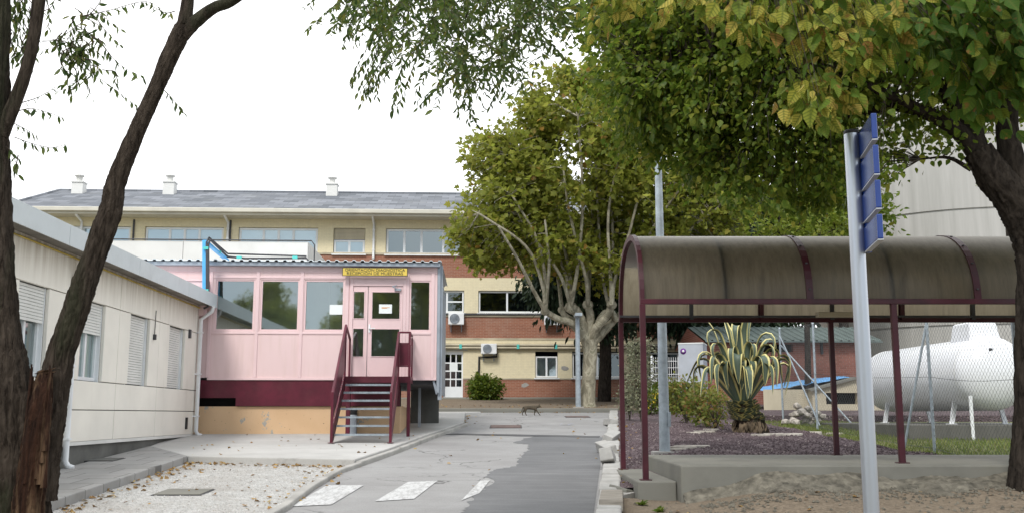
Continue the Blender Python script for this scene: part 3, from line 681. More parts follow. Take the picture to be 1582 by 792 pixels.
def downpipe(parent, x, y, z0, z1, mat='white_paint', r=.045, hook=.25):
    m = MB(); m.tube([(x, y - hook, z1), (x, y - hook * .9, z1 - .12), (x, y, z1 - .3), (x, y, z0 + .1), (x, y - .04, z0 + .03), (x, y - .12, z0)], r, 8)
    for k in range(3): zc = z0 + .4 + (z1 - z0 - 1) * k / 2; m.box(x - r - .01, x + r + .01, y - r - .005, y + r + .06, zc, zc + .03)
    return m.build('downpipe', mat, parent)
downpipe(lb, bend - .12, q0 - .07, gz(22) + .1, zf0 + .02)
downpipe(lb, PB(98, 640, AW)[0], q0 - .07, gz(14.5) + .14, zf0 + .02)
mb = MB(); p = PB(237, 520, AW); mb.box(p[0] - .03, p[0] + .03, q0 - .05, q0, p[1] - .05, p[1] + .05); mb.tube([(p[0], q0 - .02, p[1] + .05), (p[0] + .02, q0 - .02, p[1] + .5)], .008, 5); mb.build('wall_switch', 'dark_grey', lb)
mb = MB(); p = PB(292, 515, AW); mb.box(p[0] - .05, p[0] + .05, q0 - .04, q0, p[1] - .09, p[1] + .09); mb.build('junction_box', 'dark_grey', lb)
mb = MB(); p = PB(287, 653, AW); mb.box(p[0] - .05, p[0] + .05, q0 - .03, q0, p[1] - .12, p[1] + .12); mb.build('vent_grille', 'black', lb)

# ------------------------------------------------------------------ the pink prefabricated building
pa = lambda u: A(u, 500, BPK)[0]
pz = lambda v, u=500: A(u, v, BPK)[1]
pL, pR = pa(190), pa(675)
pf, pe = pz(583), pz(412)
pk = thing('reception_building', 'pink prefabricated building on a tan plinth with large windows beside the road', 'building', (pa(500), BPK, 1.2), PHI)
W3 = [(331, 392), (401, 461), (469, 531), (632, 665)]
zw0, zw1 = pz(510.5), pz(432)
holes = [(pa(a), pa(b), zw0, zw1) for a, b in W3] + [(pa(540), pa(627), pf + .02, pz(430))]
mb = MB(); mb.wall(pL, pR, pf, pe, BPK, holes, .10)
BDK = 29.0
mb.quad((pR, BPK, pf), (pR, BDK, pf), (pR, BDK, pe), (pR, BPK, pe)); mb.quad((pR, BDK, pf), (pL, BDK, pf), (pL, BDK, pe), (pR, BDK, pe)); mb.quad((pL, BDK, pf), (pL, BPK, pf), (pL, BPK, pe), (pL, BDK, pe))
mb.build('wall', 'pink', pk)
mb = MB(); mb.box(pL, pR, BPK + .12, BDK - .02, pf - .14, pf - .004); mb.build('floor_deck', 'dark_grey', pk)
mb = MB(); mb.box(pL + .01, pR - .02, BPK + .13, BDK - .03, pf, pf + .02); mb.build('interior_floor', 'int_floor', pk)
mb = MB(); mb.quad((pL + .02, 24.1, pf + .03), (pR - .02, 24.1, pf + .03), (pR - .02, 24.1, pe - .07), (pL + .02, 24.1, pe - .07)); mb.box(pa(497), pa(500), BPK + .9, BPK + 1.0, pf + .03, pe - .08); mb.box(pa(420), pa(520), BPK + 1.2, BPK + 1.25, zw0 - .2, zw0 + .25); mb.build('interior_wall', 'beige_int', pk)
mb = MB(); mb.box(pL + .01, pR - .01, BPK + .11, BDK - .02, pe - .06, pe - .01); mb.build('ceiling', 'beige_int', pk)
mb = MB()
for u in (324, 396.5, 465, 535.5, 629, 668.5): mb.box(pa(u) - .035, pa(u) + .035, BPK - .02, BPK - .002, pf + .004, pz(420) - .004)
mb.box(pa(324) + .04, pa(535.5) - .04, BPK - .016, BPK - .002, zw1 + .03, zw1 + .075); mb.box(pa(324) + .04, pa(535.5) - .04, BPK - .016, BPK - .002, zw0 - .075, zw0 - .03)
mb.box(pa(629) + .04, pa(668.5) - .04, BPK - .016, BPK - .002, zw0 - .075, zw0 - .03)
mb.box(pL, pR, BPK - .012, BPK - .002, pz(421), pz(419.5)); mb.box(pa(324), pR, BPK - .03, BPK - .004, pf - .05, pf + .0)
mb.build('trim_battens', 'pink_frame', pk, bevel=.004)
for a, b in W3: window(pk, pa(a), pa(b), zw0, zw1, BPK + .015, [], frame='pink_frame', fw=.035)
# entrance
dr = None
d0, d1, dt, db = pa(540), pa(627), pz(430), pf + .02
mb = MB(); y0 = BPK - .035
mb.box(d0, d0 + .07, y0, BPK + .08, db, dt); mb.box(d1 - .07, d1, y0, BPK + .08, db, dt); mb.box(d0 + .07, d1 - .07, y0, BPK + .08, pz(441), dt)
mb.build('door_frame', 'pink_frame', pk, bevel=.006)
def leaf(name, x0, x1, pans):
    m = MB(); z1 = pz(441) - .006
    m.wall(x0, x1, db + .005, z1, BPK - .012, pans, .05); o = m.build(name, 'pink_frame', pk)
    for h in pans:
        q = MB(); q.quad((h[0] - .01, BPK + .03, h[2] - .01), (h[1] + .01, BPK + .03, h[2] - .01), (h[1] + .01, BPK + .03, h[3] + .01), (h[0] - .01, BPK + .03, h[3] + .01)); q.build('pane', 'glass', o)
        b = MB(); e = .018
        b.box(h[0] - e, h[1] + e, BPK - .022, BPK - .013, h[3], h[3] + e); b.box(h[0] - e, h[1] + e, BPK - .022, BPK - .013, h[2] - e, h[2]); b.box(h[0] - e, h[0], BPK - .022, BPK - .013, h[2], h[3]); b.box(h[1], h[1] + e, BPK - .022, BPK - .013, h[2], h[3]); b.build('glazing_bead', 'pink_frame', o)
    return o
ml = pa(568)
leaf('side_leaf', d0 + .075, ml - .006, [(pa(546), pa(562), pz(491), pz(450)), (pa(546), pa(562), pz(550), pz(507))])
dr = leaf('door', ml + .006, d1 - .075, [(pa(574.5), pa(617), pz(491.5), pz(450.5)), (pa(574.5), pa(617), pz(549.5), pz(507.5))])
mb = MB(); hx, hz_ = pa(571), pz(506.5); mb.box(hx - .02, hx + .02, BPK - .03, BPK - .012, hz_ - .09, hz_ + .09); mb.bar((hx, BPK - .06, hz_), (hx + .13, BPK - .06, hz_), .022); mb.bar((hx, BPK - .012, hz_), (hx, BPK - .07, hz_), .02); mb.build('handle', 'white_paint', dr)
mb = MB(); cz = pz(446.5); mb.box(pa(609), pa(619), BPK - .07, BPK - .013, cz - .025, cz + .02); mb.bar((pa(611), BPK - .08, cz + .02), (pa(606), BPK - .15, cz + .06), .02); mb.bar((pa(606), BPK - .15, cz + .06), (pa(612), BPK - .05, cz + .09), .02); mb.build('door_closer', 'grey_trim', dr)
# roof sheets, gutter, side cladding
mb = MB(); a = pL - .05; per = .19; z0 = pe + .10; rise = math.tan(R(2.5)) * (BDK - BPK + .4)
prof = [(0, 0), (.10, 0), (.118, .034), (.168, .034), (.19, 0)]
while a < pR + .05:
    for (x0, h0), (x1, h1) in zip(prof[:-1], prof[1:]):
        A0, A1 = (a + x0, BPK - .20, z0 + h0), (a + x1, BPK - .20, z0 + h1); B0, B1 = (a + x0, BDK + .2, z0 + h0 + rise), (a + x1, BDK + .2, z0 + h1 + rise)
        mb.quad(A0, A1, B1, B0); t = .014
        mb.quad((A0[0], A0[1] - .001, A0[2] - t), (A1[0], A1[1] - .001, A1[2] - t), A1, A0)
    a += per
mb.build('roof', 'fascia', pk)
mb = MB(); mb.box(pL - .03, pR + .06, BPK - .15, BPK - .004, pe - .0, pe + .085); mb.build('gutter', 'grey_trim', pk, bevel=.01)
mb = MB(); mb.box(pL, pR, BPK + .02, BDK, pe + .004, pe + .10); mb.build('roof_void', 'dark_grey', pk)
mb = MB(); mb.box(pR + .004, pR + .07, BPK - .012, BPK + .05, pz(606), pe + .08); mb.box(pR + .03, pR + .12, BPK + .06, BPK + .16, pz(617), pe + .05)
yy = BPK + .2
while yy < BDK - .3: mb.box(pR + .01, pR + .06, yy, yy + .32, pf - .3, pe); yy += .36
mb.build('side_cladding', 'grey_trim', pk, bevel=.006)
# tan plinth, maroon skirt
zt_, zb_ = pz(627), 1.0
mb = MB(); mb.wall(pa(290), pa(620), zb_, zt_, BPK + .06, [], 0); mb.quad((pa(620), BPK + .06, zb_), (pa(620), 27, zb_), (pa(620), 27, zt_), (pa(620), BPK + .06, zt_)); mb.quad((pa(290), BPK + .06, zt_), (pa(620), BPK + .06, zt_), (pa(620), 27, zt_), (pa(290), 27, zt_)); mb.build('plinth', 'tan', pk)
mb = MB(); mb.box(pa(301), pa(369), BPK + .0, BPK + .02, pz(614), pf - .055); mb.box(pa(369), pa(620), BPK + .0, BPK + .02, zt_ + .01, pf - .055); mb.build('skirt_panel', 'maroon_panel', pk)
mb = MB(); mb.box(pa(300), pa(620), BPK + .3, BPK + .34, zt_, pf - .15); mb.build('void_backing', 'void', pk)
mb = MB(); mb.box(pa(621), pR - .05, 26.5, 26.7, 1.2, pf - .15); mb.build('back_foundation', 'dark_concrete', pk)
mb = MB(); mb.bar((pR - .06, BPK + .05, pf - .06), (pR + .02, BPK + .05, pf - .35), .05); mb.box(pa(640), pa(644), 24.8, 25.0, 1.2, pf - .15); mb.build('floor_brace', 'grey_trim', pk)
# sign over the door
def text_mesh(name, txt, size, mat, parent, x, y, z, width=None, extr=.002, bold=.0, rotz=0):
    cu = bpy.data.curves.new('t', 'FONT'); cu.body = txt; cu.size = size; cu.align_x = 'CENTER'; cu.align_y = 'CENTER'; cu.extrude = extr; cu.offset = bold
    o = bpy.data.objects.new('t', cu); COL.objects.link(o); bpy.context.view_layer.update()
    me = bpy.data.meshes.new_from_object(o.evaluated_get(bpy.context.evaluated_depsgraph_get())); bpy.data.objects.remove(o); me.name = name
    me.materials.clear(); me.materials.append(M(mat))
    xs = [v.co.x for v in me.vertices]; sx = width / (max(xs) - min(xs)) if width else 1; cx = (max(xs) + min(xs)) / 2
    off = OFF[root_of(parent).name]; c, s = math.cos(rotz), math.sin(rotz)
    for v in me.vertices:
        lx = (v.co.x - cx) * sx
        v.co = Vector((x + lx * c, y + lx * s - v.co.z - extr, z + v.co.y)) - off
    o = bpy.data.objects.new(name, me); COL.objects.link(o); o.parent = parent; return o
ys_ = BPK - .17
sg = thing('door_sign', 'yellow sign with dark capital lettering over the entrance of the pink building', 'sign', (pa(580), ys_, pz(421)), PHI)
sa = lambda u: A(u, 420, ys_)[0]; sz = lambda v: A(580, v, ys_)[1]
mb = MB(); mb.box(sa(529), sa(630), ys_ - .02, ys_ + .01, sz(426), sz(413.5)); mb.build('sign_frame', 'ink', sg)
mb = MB(); mb.box(sa(530), sa(629), ys_ - .024, ys_ - .021, sz(425.2), sz(414.3)); mb.build('sign_plate', 'yellow_sign', sg)
tx = (sa(530) + sa(629)) / 2
text_mesh('lettering', 'ORIENTACIÓN DIAGNÓSTICA', .088, 'ink', sg, tx, ys_ - .026, sz(417.2), sa(625.5) - sa(533))
text_mesh('lettering', 'RECEPCIÓN DE MUESTRAS', .088, 'ink', sg, tx, ys_ - .026, sz(422.4), sa(623) - sa(536.5))
def notice(u0, u1, v0, v1, label, lines):
    t = thing('paper_notice', label, 'notice', (pa(u0), BPK - .0, pz(v1)), PHI)
    y = BPK + .008
    m = MB(); m.box(pa(u0), pa(u1), y, y + .004, pz(v1), pz(v0)); m.build('sheet', 'paper', t)
    if lines:
        m = MB()
        for k, zf in enumerate((.62, .56)): m.box(pa(u0) + .06, pa(u1) - .05 - .06 * k, y - .003, y - .001, pz(v1) + (pz(v0) - pz(v1)) * zf, pz(v1) + (pz(v0) - pz(v1)) * zf + .012)
        m.build('printed_lines', 'orange_ink', t)
notice(585, 605, 469, 483, 'white paper notice with orange print stuck on the glass of the pink door', True)
notice(508.5, 528.5, 470, 485, 'blank white paper notice on the big window left of the pink door', False)
# white cabinet on the pink wall, meter box under the stairs
mb = MB(); y1 = BPK - .006; mb.box(pa(262), pa(319), BPK - .26, y1, pz(489), pz(437)); mb.box(pa(260), pa(321), BPK - .29, y1, pz(437) + .002, pz(435)); mb.box(pa(268), pa(312), BPK - .268, BPK - .262, pz(484), pz(442))
tag(mb.build('wall_cabinet', 'pink_frame', base=(pa(290), BPK - .1, pz(489)), rot=PHI, bevel=.01), 'pale cabinet with small lid fixed to the pink wall beside the low roof', 'cabinet')
t = thing('meter_box', 'grey service box standing against the tan plinth behind the stairs', 'box', (pa(549), BPK - .1, 1.15), PHI)
mb = MB(); mb.box(pa(543), pa(555), BPK - .16, BPK + .05, 1.1, pz(640)); mb.build('casing', 'grey_trim', t, bevel=.01)
mb = MB(); mb.box(pa(544), pa(554), BPK - .17, BPK - .161, pz(638.5), pz(632)); mb.box(pa(543), pa(555), BPK - .155, BPK + .05, pz(640) + .002, pz(630)); mb.build('dark_lid', 'black', t)
# blue cable tray climbing over the eave
t = thing('cable_tray', 'bright blue cable tray with black pipes climbing over the pink roof edge', 'cable tray', (A(316, 455, 22.0)[0], 22.0, A(316, 455, 22.0)[1]), PHI)
ta = lambda u, v, b=22.0: (A(u, v, b)[0], b, A(u, v, b)[1])
mb = MB(); p0, p1 = ta(316.5, 458), ta(316.5, 371); mb.bar(p0, p1, .10, .05, (0, 1, 0)); mb.bar(ta(302, 448.5), ta(316, 448.5), .035)
p2 = ta(351, 402, 23.6); mb.bar((p1[0] + .05, p1[1], p1[2] - .06), p2, .09, .05); mb.build('tray', 'blue_tray', t)
mb = MB(); q = lambda p, dx, dz=0: (p[0] + dx, p[1] - .05, p[2] + dz)
pe2 = ta(320, 476)
mb.tube([q(pe2, -.06), q(pe2, .02, .03), q(p0, .09), q(p1, .09, -.1), q(p1, .13, .0), q(p2, .02, .08), q(ta(380, 399.5, 23.6), 0), q(ta(474, 399, 23.6), 0), q(ta(478, 405, 23.6), 0)], .025, 8)
mb.tube([q(p0, .05), q(p1, .05, -.05), q(p1, .10, .05), q(p2, .02, .15), q(ta(474, 396, 23.6), 0)], .02, 8); mb.build('pipe', 'dark_grey', t)
for pp in (ta(319, 449), ta(319, 384), ta(338, 390, 22.9), ta(370, 398, 23.5), ta(456, 398, 23.5)):
    mb = MB(); mb.box(pp[0] - .05, pp[0] + .06, pp[1] - .09, pp[1] - .02, pp[2] - .03, pp[2] + .03); mb.build('clip', 'cyan', t)

# ------------------------------------------------------------------ stairs
B0, B1 = 19.75, 21.55; ga = lambda u, b: A(u, 640, b)[0]
st = thing('metal_staircase', 'maroon steel staircase with grey grated treads up to the pink door', 'staircase', (ga(560, B0), B0, gz(B0) + .12), PHI)
sL0, sR0 = ga(515.5, B0), ga(609.5, B0); sL1, sR1 = A(530.5, 590, B1)[0], A(610, 590, B1)[0]
sL = (sL0 + sL1) / 2; sR = (sR0 + sR1) / 2
zg = gz(B0) + .12; zl = pf - .0
n = 8
for k in range(1, n):
    y = B0 + (B1 - B0) * (k - .5) / (n - 1) ; z = zg + (zl - zg) * k / n
    mb = MB(); mb.box(sL + .03, sR - .03, y - .02, y + .26, z - .035, z)
    x = sL + .05
    while x < sR - .05: mb.box(x, x + .012, y - .026, y - .021, z - .03, z + .008); x += .03
    mb.build('tread', 'galv', st)
def up(y): return zg + (zl - zg) * (y - B0) / (B1 - B0)
for nm, x in (('L', sL), ('R', sR)):
    mb = MB(); d = .0; t = .012
    pts = [(B0 - .05, zg + .02), (B0 + .16, zg + .02), (B1 + .02, zl - .28), (B1 + .02, zl - .0), (B1 - .1, zl + .02), (B0 - .05, zg + .26)]
    n0 = len(mb.v)
    for sx in (-t, t): mb.v += [(x + sx, p[0], p[1]) for p in pts]
    k = len(pts); mb.f += [[n0 + i for i in range(k)], [n0 + k + i for i in range(k)][::-1]] + [[n0 + i, n0 + k + i, n0 + k + (i + 1) % k, n0 + (i + 1) % k] for i in range(k)]; mb.sm += [False] * (k + 2)
    mb.build('stringer', 'maroon_panel', st)
    ht = 1.08 if nm == 'L' else .93
    mb = MB(); h0 = zg + .95; h1 = zl + ht
    mb.bar((x, B0 - .06, h0), (x, B1, h1), .045, .04)
    if nm == 'L': mb.bar((x, B1, h1), (x, BPK - .15, zl + .84), .045, .04)
    mb.build('handrail', 'maroon_panel', st, bevel=.006)
    mb = MB(); mb.box(x - .025, x + .025, B0 - .09, B0 - .04, zg, h0 + .02); mb.box(x - .06, x + .06, B0 - .13, B0, zg, zg + .012); mb.build('newel_post', 'maroon_panel', st, bevel=.005)
    mb = MB(); mb.box(x - .022, x + .022, B1 - .02, B1 + .025, zl - .2, h1); 
    if nm == 'L': mb.box(x - .022, x + .022, BPK - .17, BPK - .125, zl - .1, zl + .84)
    mb.build('rail_post', 'maroon_panel', st, bevel=.005)
    # infill plate under the rail
    mb = MB(); n0 = 0; q4 = [(B0 + .05, zg + .42), (B1 - .04, zl + .15), (B1 - .04, h1 - .16), (B0 + .05, h0 - .10)]
    for sx in (-.004, .004): mb.v += [(x + sx, p[0], p[1]) for p in q4]
    mb.f += [[0, 1, 2, 3], [7, 6, 5, 4]] + [[i, 4 + i, 4 + (i + 1) % 4, (i + 1) % 4] for i in range(4)]; mb.sm += [False] * 6
    mb.build('infill_plate', 'maroon_panel', st)
lR = A(634.2, 578, B1)[0]; lL = sL - .02
mb = MB(); mb.box(lL, lR, B1, BPK - .04, zl - .05, zl); mb.box(lL, lR, B1 + .0, B1 + .012, zl - .13, zl - .051); mb.box(lR - .012, lR, B1 + .02, BPK - .05, zl - .13, zl - .051); mb.build('landing', 'maroon_panel', st)
mb = MB(); pxr = lR - .035; mb.box(pxr - .035, pxr + .035, B1 + .014, B1 + .084, zg, zl - .05); mb.box(pxr - .08, pxr + .08, B1 - .03, B1 + .13, zg, zg + .075); mb.build('support_post', 'maroon_panel', st, bevel=.005)
mb = MB(); mb.box(sL + .0, sL + .09, B1 + .35, B1 + .44, zg + .0, zl - .05); mb.build('support_post', 'maroon_panel', st, bevel=.005)
mb = MB(); h1 = zl + .93; xr = lR - .025
mb.box(sR + .023, xr, B1 - .018, B1 + .022, h1 - .02, h1 + .02); mb.box(xr - .022, xr + .022, B1 - .02, B1 + .024, zl, h1 - .021); mb.box(sR + .023, xr - .023, B1 - .01, B1 + .012, h1 - .26, h1 - .22); mb.box(sR + .023, xr - .023, B1 - .01, B1 + .012, zl + .2, zl + .235)
mb.bar((xr, B1 + .03, h1), (xr, BPK - .06, h1 - .02), .04); mb.box(xr - .02, xr + .02, BPK - .1, BPK - .06, zl, h1 - .05); mb.build('landing_railing', 'maroon_panel', st, bevel=.005)
mb = MB(); mb.box(sR + .024, xr - .024, B1 - .002, B1 + .004, zl + .236, h1 - .261); mb.box(xr - .003, xr + .003, B1 + .04, BPK - .12, zl + .22, h1 - .24); mb.build('infill_plate', 'maroon_panel', st)

# ------------------------------------------------------------------ white annexe behind
BA = 30.5
an = thing('annexe', 'white flat-roofed annexe block showing above the pink roof', 'building', (A(330, 400, BA)[0], BA, 2), PHI)
x0, x1, zt = A(100, 380, BA)[0], A(476, 380, BA)[0], A(400, 373, BA)[1]
mb = MB(); xs = [x0, A(172, 380, BA)[0], A(283, 380, BA)[0], x1]
for a, b in zip(xs[:-1], xs[1:]): mb.box(a + .006, b - .006, BA, BA + .2, zt - 1.05, zt)
mb.box(x0, x1 - .2, BA + .21, BA + 8, 1.4, zt - .1); mb.box(x1 - .2, x1, BA + .21, BA + 8, zt - 1.05, zt); mb.box(x0, x1 - .004, BA + .02, BA + .2, 1.4, zt - 1.055); mb.build('wall', 'parapet', an, bevel=.01)
mb = MB(); mb.tube([(x0, BA - .02, zt + .04), (x1 + .1, BA - .02, zt + .03), (x1 + .2, BA - .02, zt - .1), (x1 + .2, BA - .02, zt - .9)], .02, 6); mb.build('pipe', 'dark_grey', an)

# ------------------------------------------------------------------ the three-storey brick building
BB = 47.0
ba = lambda u, v=480: A(u, v, BB)[0]
bz = lambda v, u=600: A(u, v, BB)[1]
hb = thing('brick_building', 'three storey brick and cream building with slate roof and white eaves at the back', 'building', (ba(560), BB, gz(47)), PHI)
xL, xR = ba(42, 330), ba(1175)
def W_(u0, v0, u1, v1): return (ba(u0, (v0 + v1) / 2), ba(u1, (v0 + v1) / 2), bz(v1, u0), bz(v0, u0))
zT = bz(340, 600); z1, z2, z3, z4 = bz(392), bz(428), bz(486.5), bz(522)
z5 = bz(584); z0 = 1.9
top = [W_(93, 347, 201, 392), W_(223, 349, 345, 391), W_(368, 351, 491, 391), W_(515, 353, 564, 388), W_(596, 355, 718, 391), W_(745, 356, 865, 391), W_(900, 357, 1020, 391)]
zA0, zA1 = top[2][2], top[2][3]
top = [(w[0], w[1], zA0 if i != 3 else zA0 - .0, zA1) for i, w in enumerate(top)]
mid = [W_(664, 447, 717, 482), W_(739, 448, 862, 482), W_(560, 448, 610, 482), W_(960, 448, 1060, 482)]
mid = [(w[0], w[1], bz(482), bz(447.5)) for w in mid]
gr = [W_(827, 541, 862, 583), W_(884, 541, 962, 583), W_(1000, 541, 1050, 583)]
gr = [(w[0], w[1], bz(582.5), bz(541.5)) for w in gr]
door = (ba(686), ba(716), bz(617), bz(541))
for nm, za, zb, mt, hs, dy in (('upper_render', z1, zT, 'cream', top, 0), ('upper_brick_band', z2, z1, 'brick', [], .0), ('middle_render', z3, z2, 'cream', mid, 0), ('middle_brick_band', z4, z3, 'brick', [], 0), ('lower_render', z5, z4, 'cream', gr + [door], 0), ('base_brick_band', z0 + .45, z5, 'brick', [door], 0)):
    mb = MB(); mb.wall(xL, xR, za, zb, BB, hs, .22); mb.quad((xR, BB, za), (xR, BB + 12, za), (xR, BB + 12, zb), (xR, BB, zb)); mb.quad((xL, BB + 12, za), (xL, BB, za), (xL, BB, zb), (xL, BB + 12, zb)); mb.build(nm, mt, hb)
mb = MB(); mb.wall(xL - .02, xR, z0, z0 + .45, BB - .04, [(door[0], door[1], z0 - 1, z0 + 2)], .1); mb.build('plinth', 'dark_concrete', hb)
mb = MB()
for z in (z1, z3): mb.box(xL, xR, BB - .05, BB - .003, z - .05, z + .05)
mb.box(xL, xR, BB - .02, BB - .003, z4 - .05, z4 + .03); mb.box(door[1] + .02, xR, BB - .03, BB - .003, z5 - .03, z5 + .03); mb.build('string_course', 'cream_low', hb)
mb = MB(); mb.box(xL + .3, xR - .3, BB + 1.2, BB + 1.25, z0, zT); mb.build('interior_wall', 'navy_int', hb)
for i, w in enumerate(top):
    mull = [.5] if i == 3 else ([.31, .50, .69] if i < 3 else [.23, .45, .73])
    o = window(hb, w[0] + .02, w[1] - .02, w[2] + .02, w[3] - (.55 if i == 3 else .02), BB + .1, mull, glass='glass_far' if i < 4 else 'glass_mid', back='net_curtain' if i < 4 else 'navy_int', fw=.09)
    if i == 3:
        mb = MB(); z = w[3] - .02
        while z > w[3] - .52: mb.box(w[0] + .02, w[1] - .02, BB + .06, BB + .09, z - .06, z - .006); z -= .064
        mb.build('roller_shutter', 'cream_low', hb)
for i, w in enumerate(mid): window(hb, w[0] + .02, w[1] - .02, w[2] + .02, w[3] - .02, BB + .1, [.5] if i != 1 else [.36, .84], glass='glass_dark', back='navy_int', fw=.07, transom=.5 if i == 0 else None)
for i, w in enumerate(gr): window(hb, w[0] + .02, w[1] - .02, w[2] + .02, w[3] - (.22 if i == 0 else .05), BB + .1, [.5], glass='glass_far' if i == 0 else 'glass_dark', back='net_curtain' if i == 0 else 'navy_int', fw=.07)
mb = MB()
for w in top + mid + gr: mb.box(w[0] - .06, w[1] + .06, BB - .10, BB + .09, w[2] - .06, w[2] - .004)
mb.build('window_sills', 'white_paint', hb)
mb = MB(); dx0, dx1, dz0, dz1 = door; fw = .07
mb.box(dx0, dx0 + fw, BB + .08, BB + .16, dz0, dz1); mb.box(dx1 - fw, dx1, BB + .08, BB + .16, dz0, dz1); mb.box(dx0 + fw, dx1 - fw, BB + .08, BB + .16, dz1 - .16, dz1)
mb.box(dx0 + fw, dx1 - fw, BB + .1, BB + .15, dz0, dz0 + .55)
for k in range(1, 3): xm = dx0 + fw + (dx1 - dx0 - 2 * fw) * k / 3; mb.box(xm - .025, xm + .025, BB + .1, BB + .15, dz0 + .55, dz1 - .16)
for k in range(0, 4): zm = dz0 + .58 + (dz1 - .16 - dz0 - .6) * k / 4; mb.box(dx0 + fw, dx1 - fw, BB + .102, BB + .148, zm - .03, zm + .03)
o = mb.build('entrance_door', 'white_frame', hb)
mb = MB(); mb.quad((dx0, BB + .13, dz0 + .5), (dx1, BB + .13, dz0 + .5), (dx1, BB + .13, dz1), (dx0, BB + .13, dz1)); mb.build('pane', 'glass_dark', o)
mb = MB(); mb.box((dx0 + dx1) / 2 - .17, (dx0 + dx1) / 2 + .2, BB + .09, BB + .098, dz0 + 1.3, dz0 + 1.7); mb.build('notice', 'paper', o)
mb = MB(); mb.box(dx0 - .4, dx1 + .35, BB - 1.3, BB - .05, z0 - .3, dz0 - .16); mb.box(dx0 - .2, dx1 + .2, BB - .9, BB - .05, dz0 - .159, dz0 - .01); mb.build('door_steps', 'slab', hb, bevel=.02)
mb = MB(); mb.box(dx0 - .15, dx1 + .2, BB - .03, BB - .002, dz1 + .02, dz1 + .25); mb.build('door_lintel', 'grey_trim', hb)
# eaves, gutter, roof, chimneys
ov = .95; zE0, zE1 = bz(330.5), bz(320)
mb = MB(); mb.box(xL - ov, xR + ov, BB - ov, BB + 13, zT - .0, zT + .14); mb.build('eaves_slab', 'eaves', hb)
mb = MB(); mb.box(xL - ov - .08, xR + ov, BB - ov - .16, BB - ov - .005, zT + .10, zT + .30); mb.box(xL - ov - .16, xL - ov - .005, BB - ov - .15, BB + 13, zT + .10, zT + .30); mb.build('gutter', 'eaves', hb, bevel=.03)
zR = A(500, 298, BB + 6)[1]; xr_ = A(92, 294, BB + 6)[0]; e = .05
mb = MB(); f0, f1 = (xL - ov, BB - ov, zT + .25), (xR + ov, BB - ov, zT + .25); k0_, k1_ = (xL - ov, BB + 13, zT + .25), (xR + ov, BB + 13, zT + .25); r0_, r1_ = (xr_, BB + 6, zR), (xR + ov, BB + 6, zR)
mb.quad(f0, f1, r1_, r0_); mb.quad(k1_, k0_, r0_, r1_); mb.poly([k0_, f0, r0_]); mb.poly([f1, k1_, r1_]); mb.build('roof', 'slate', hb)
rf = hb.children[-1]
mb = MB(); mb.tube([f0, r0_], .09, 6); mb.tube([r0_, r1_], .09, 6); mb.build('ridge_tiles', 'slate', rf)
for u, v in ((121.5, 297), (262, 297), (513, 300)):
    b = BB + 4.9; cx_ = A(u, v, b)[0]; cz0 = A(u, v, b)[1]; s = b / F
    m = MB(); m.box(cx_ - 8.5 * s, cx_ + 8.5 * s, b - .25, b + .3, cz0 - .6, cz0 + 14 * s); m.box(cx_ - 9.5 * s, cx_ + 9.5 * s, b - .3, b + .35, cz0 + 14 * s + .002, cz0 + 16 * s)
    m.lathe([(.16, 0), (.16, .28), (.24, .29), (.24, .36), (.14, .4)], (cx_, b, cz0 + 16 * s), 12)
    m.build('chimney', 'parapet', rf)
for u in (127, 353, 578): downpipe(hb, ba(u, 350), BB - .09, bz(400) if u > 300 else bz(372), zT + .1, r=.06, hook=.8)
mb = MB(); zc = bz(534.5); mb.tube([(ba(686), BB - .12, zc + .07), (xR - 1, BB - .12, zc + .07)], .05, 6); mb.tube([(ba(686), BB - .12, zc - .06), (xR - 1, BB - .12, zc - .06)], .055, 6)
mb.box(ba(684), xR - 1, BB - .06, BB - .003, zc - .15, zc + .15); mb.build('service_pipes', 'cream_low', hb)
mb = MB(); zc = bz(484.5); mb.box(ba(684), xR - 1, BB - .10, BB - .051, zc - .03, zc + .05)
for u in (355.5, 206): mb.tube([(ba(u, 370), BB - .05, bz(343)), (ba(u, 370), BB - .05, bz(375))], .05, 6)
mb.build('cable_run', 'dark_grey', hb)
for k, u in enumerate((712, 800, 858)):
    m = MB(); m.box(ba(u) - .06, ba(u) + .06, BB - .2, BB - .061, bz(538), bz(531)); m.build('pipe_clip', 'cyan', hb)
m = MB()
for u, v, w, h in ((872, 568, 5, 2.5), (811, 594, 3, 2.5), (935, 595, 3, 2)):
    for k in range(5): du, dv = random.uniform(-w, w) * .7, random.uniform(-h, h) * .5; a_, z_ = ba(u + du, v), bz(v + dv); r = .05 + .05 * random.random(); m.poly([(a_ + r * 1.5 * math.cos(t) * random.uniform(.7, 1.2), BB - .006 - .001 * k, z_ + r * math.sin(t)) for t in np.linspace(0, 6.28, 9)[:-1]])
m.build('flaked_patches', 'concrete', hb)
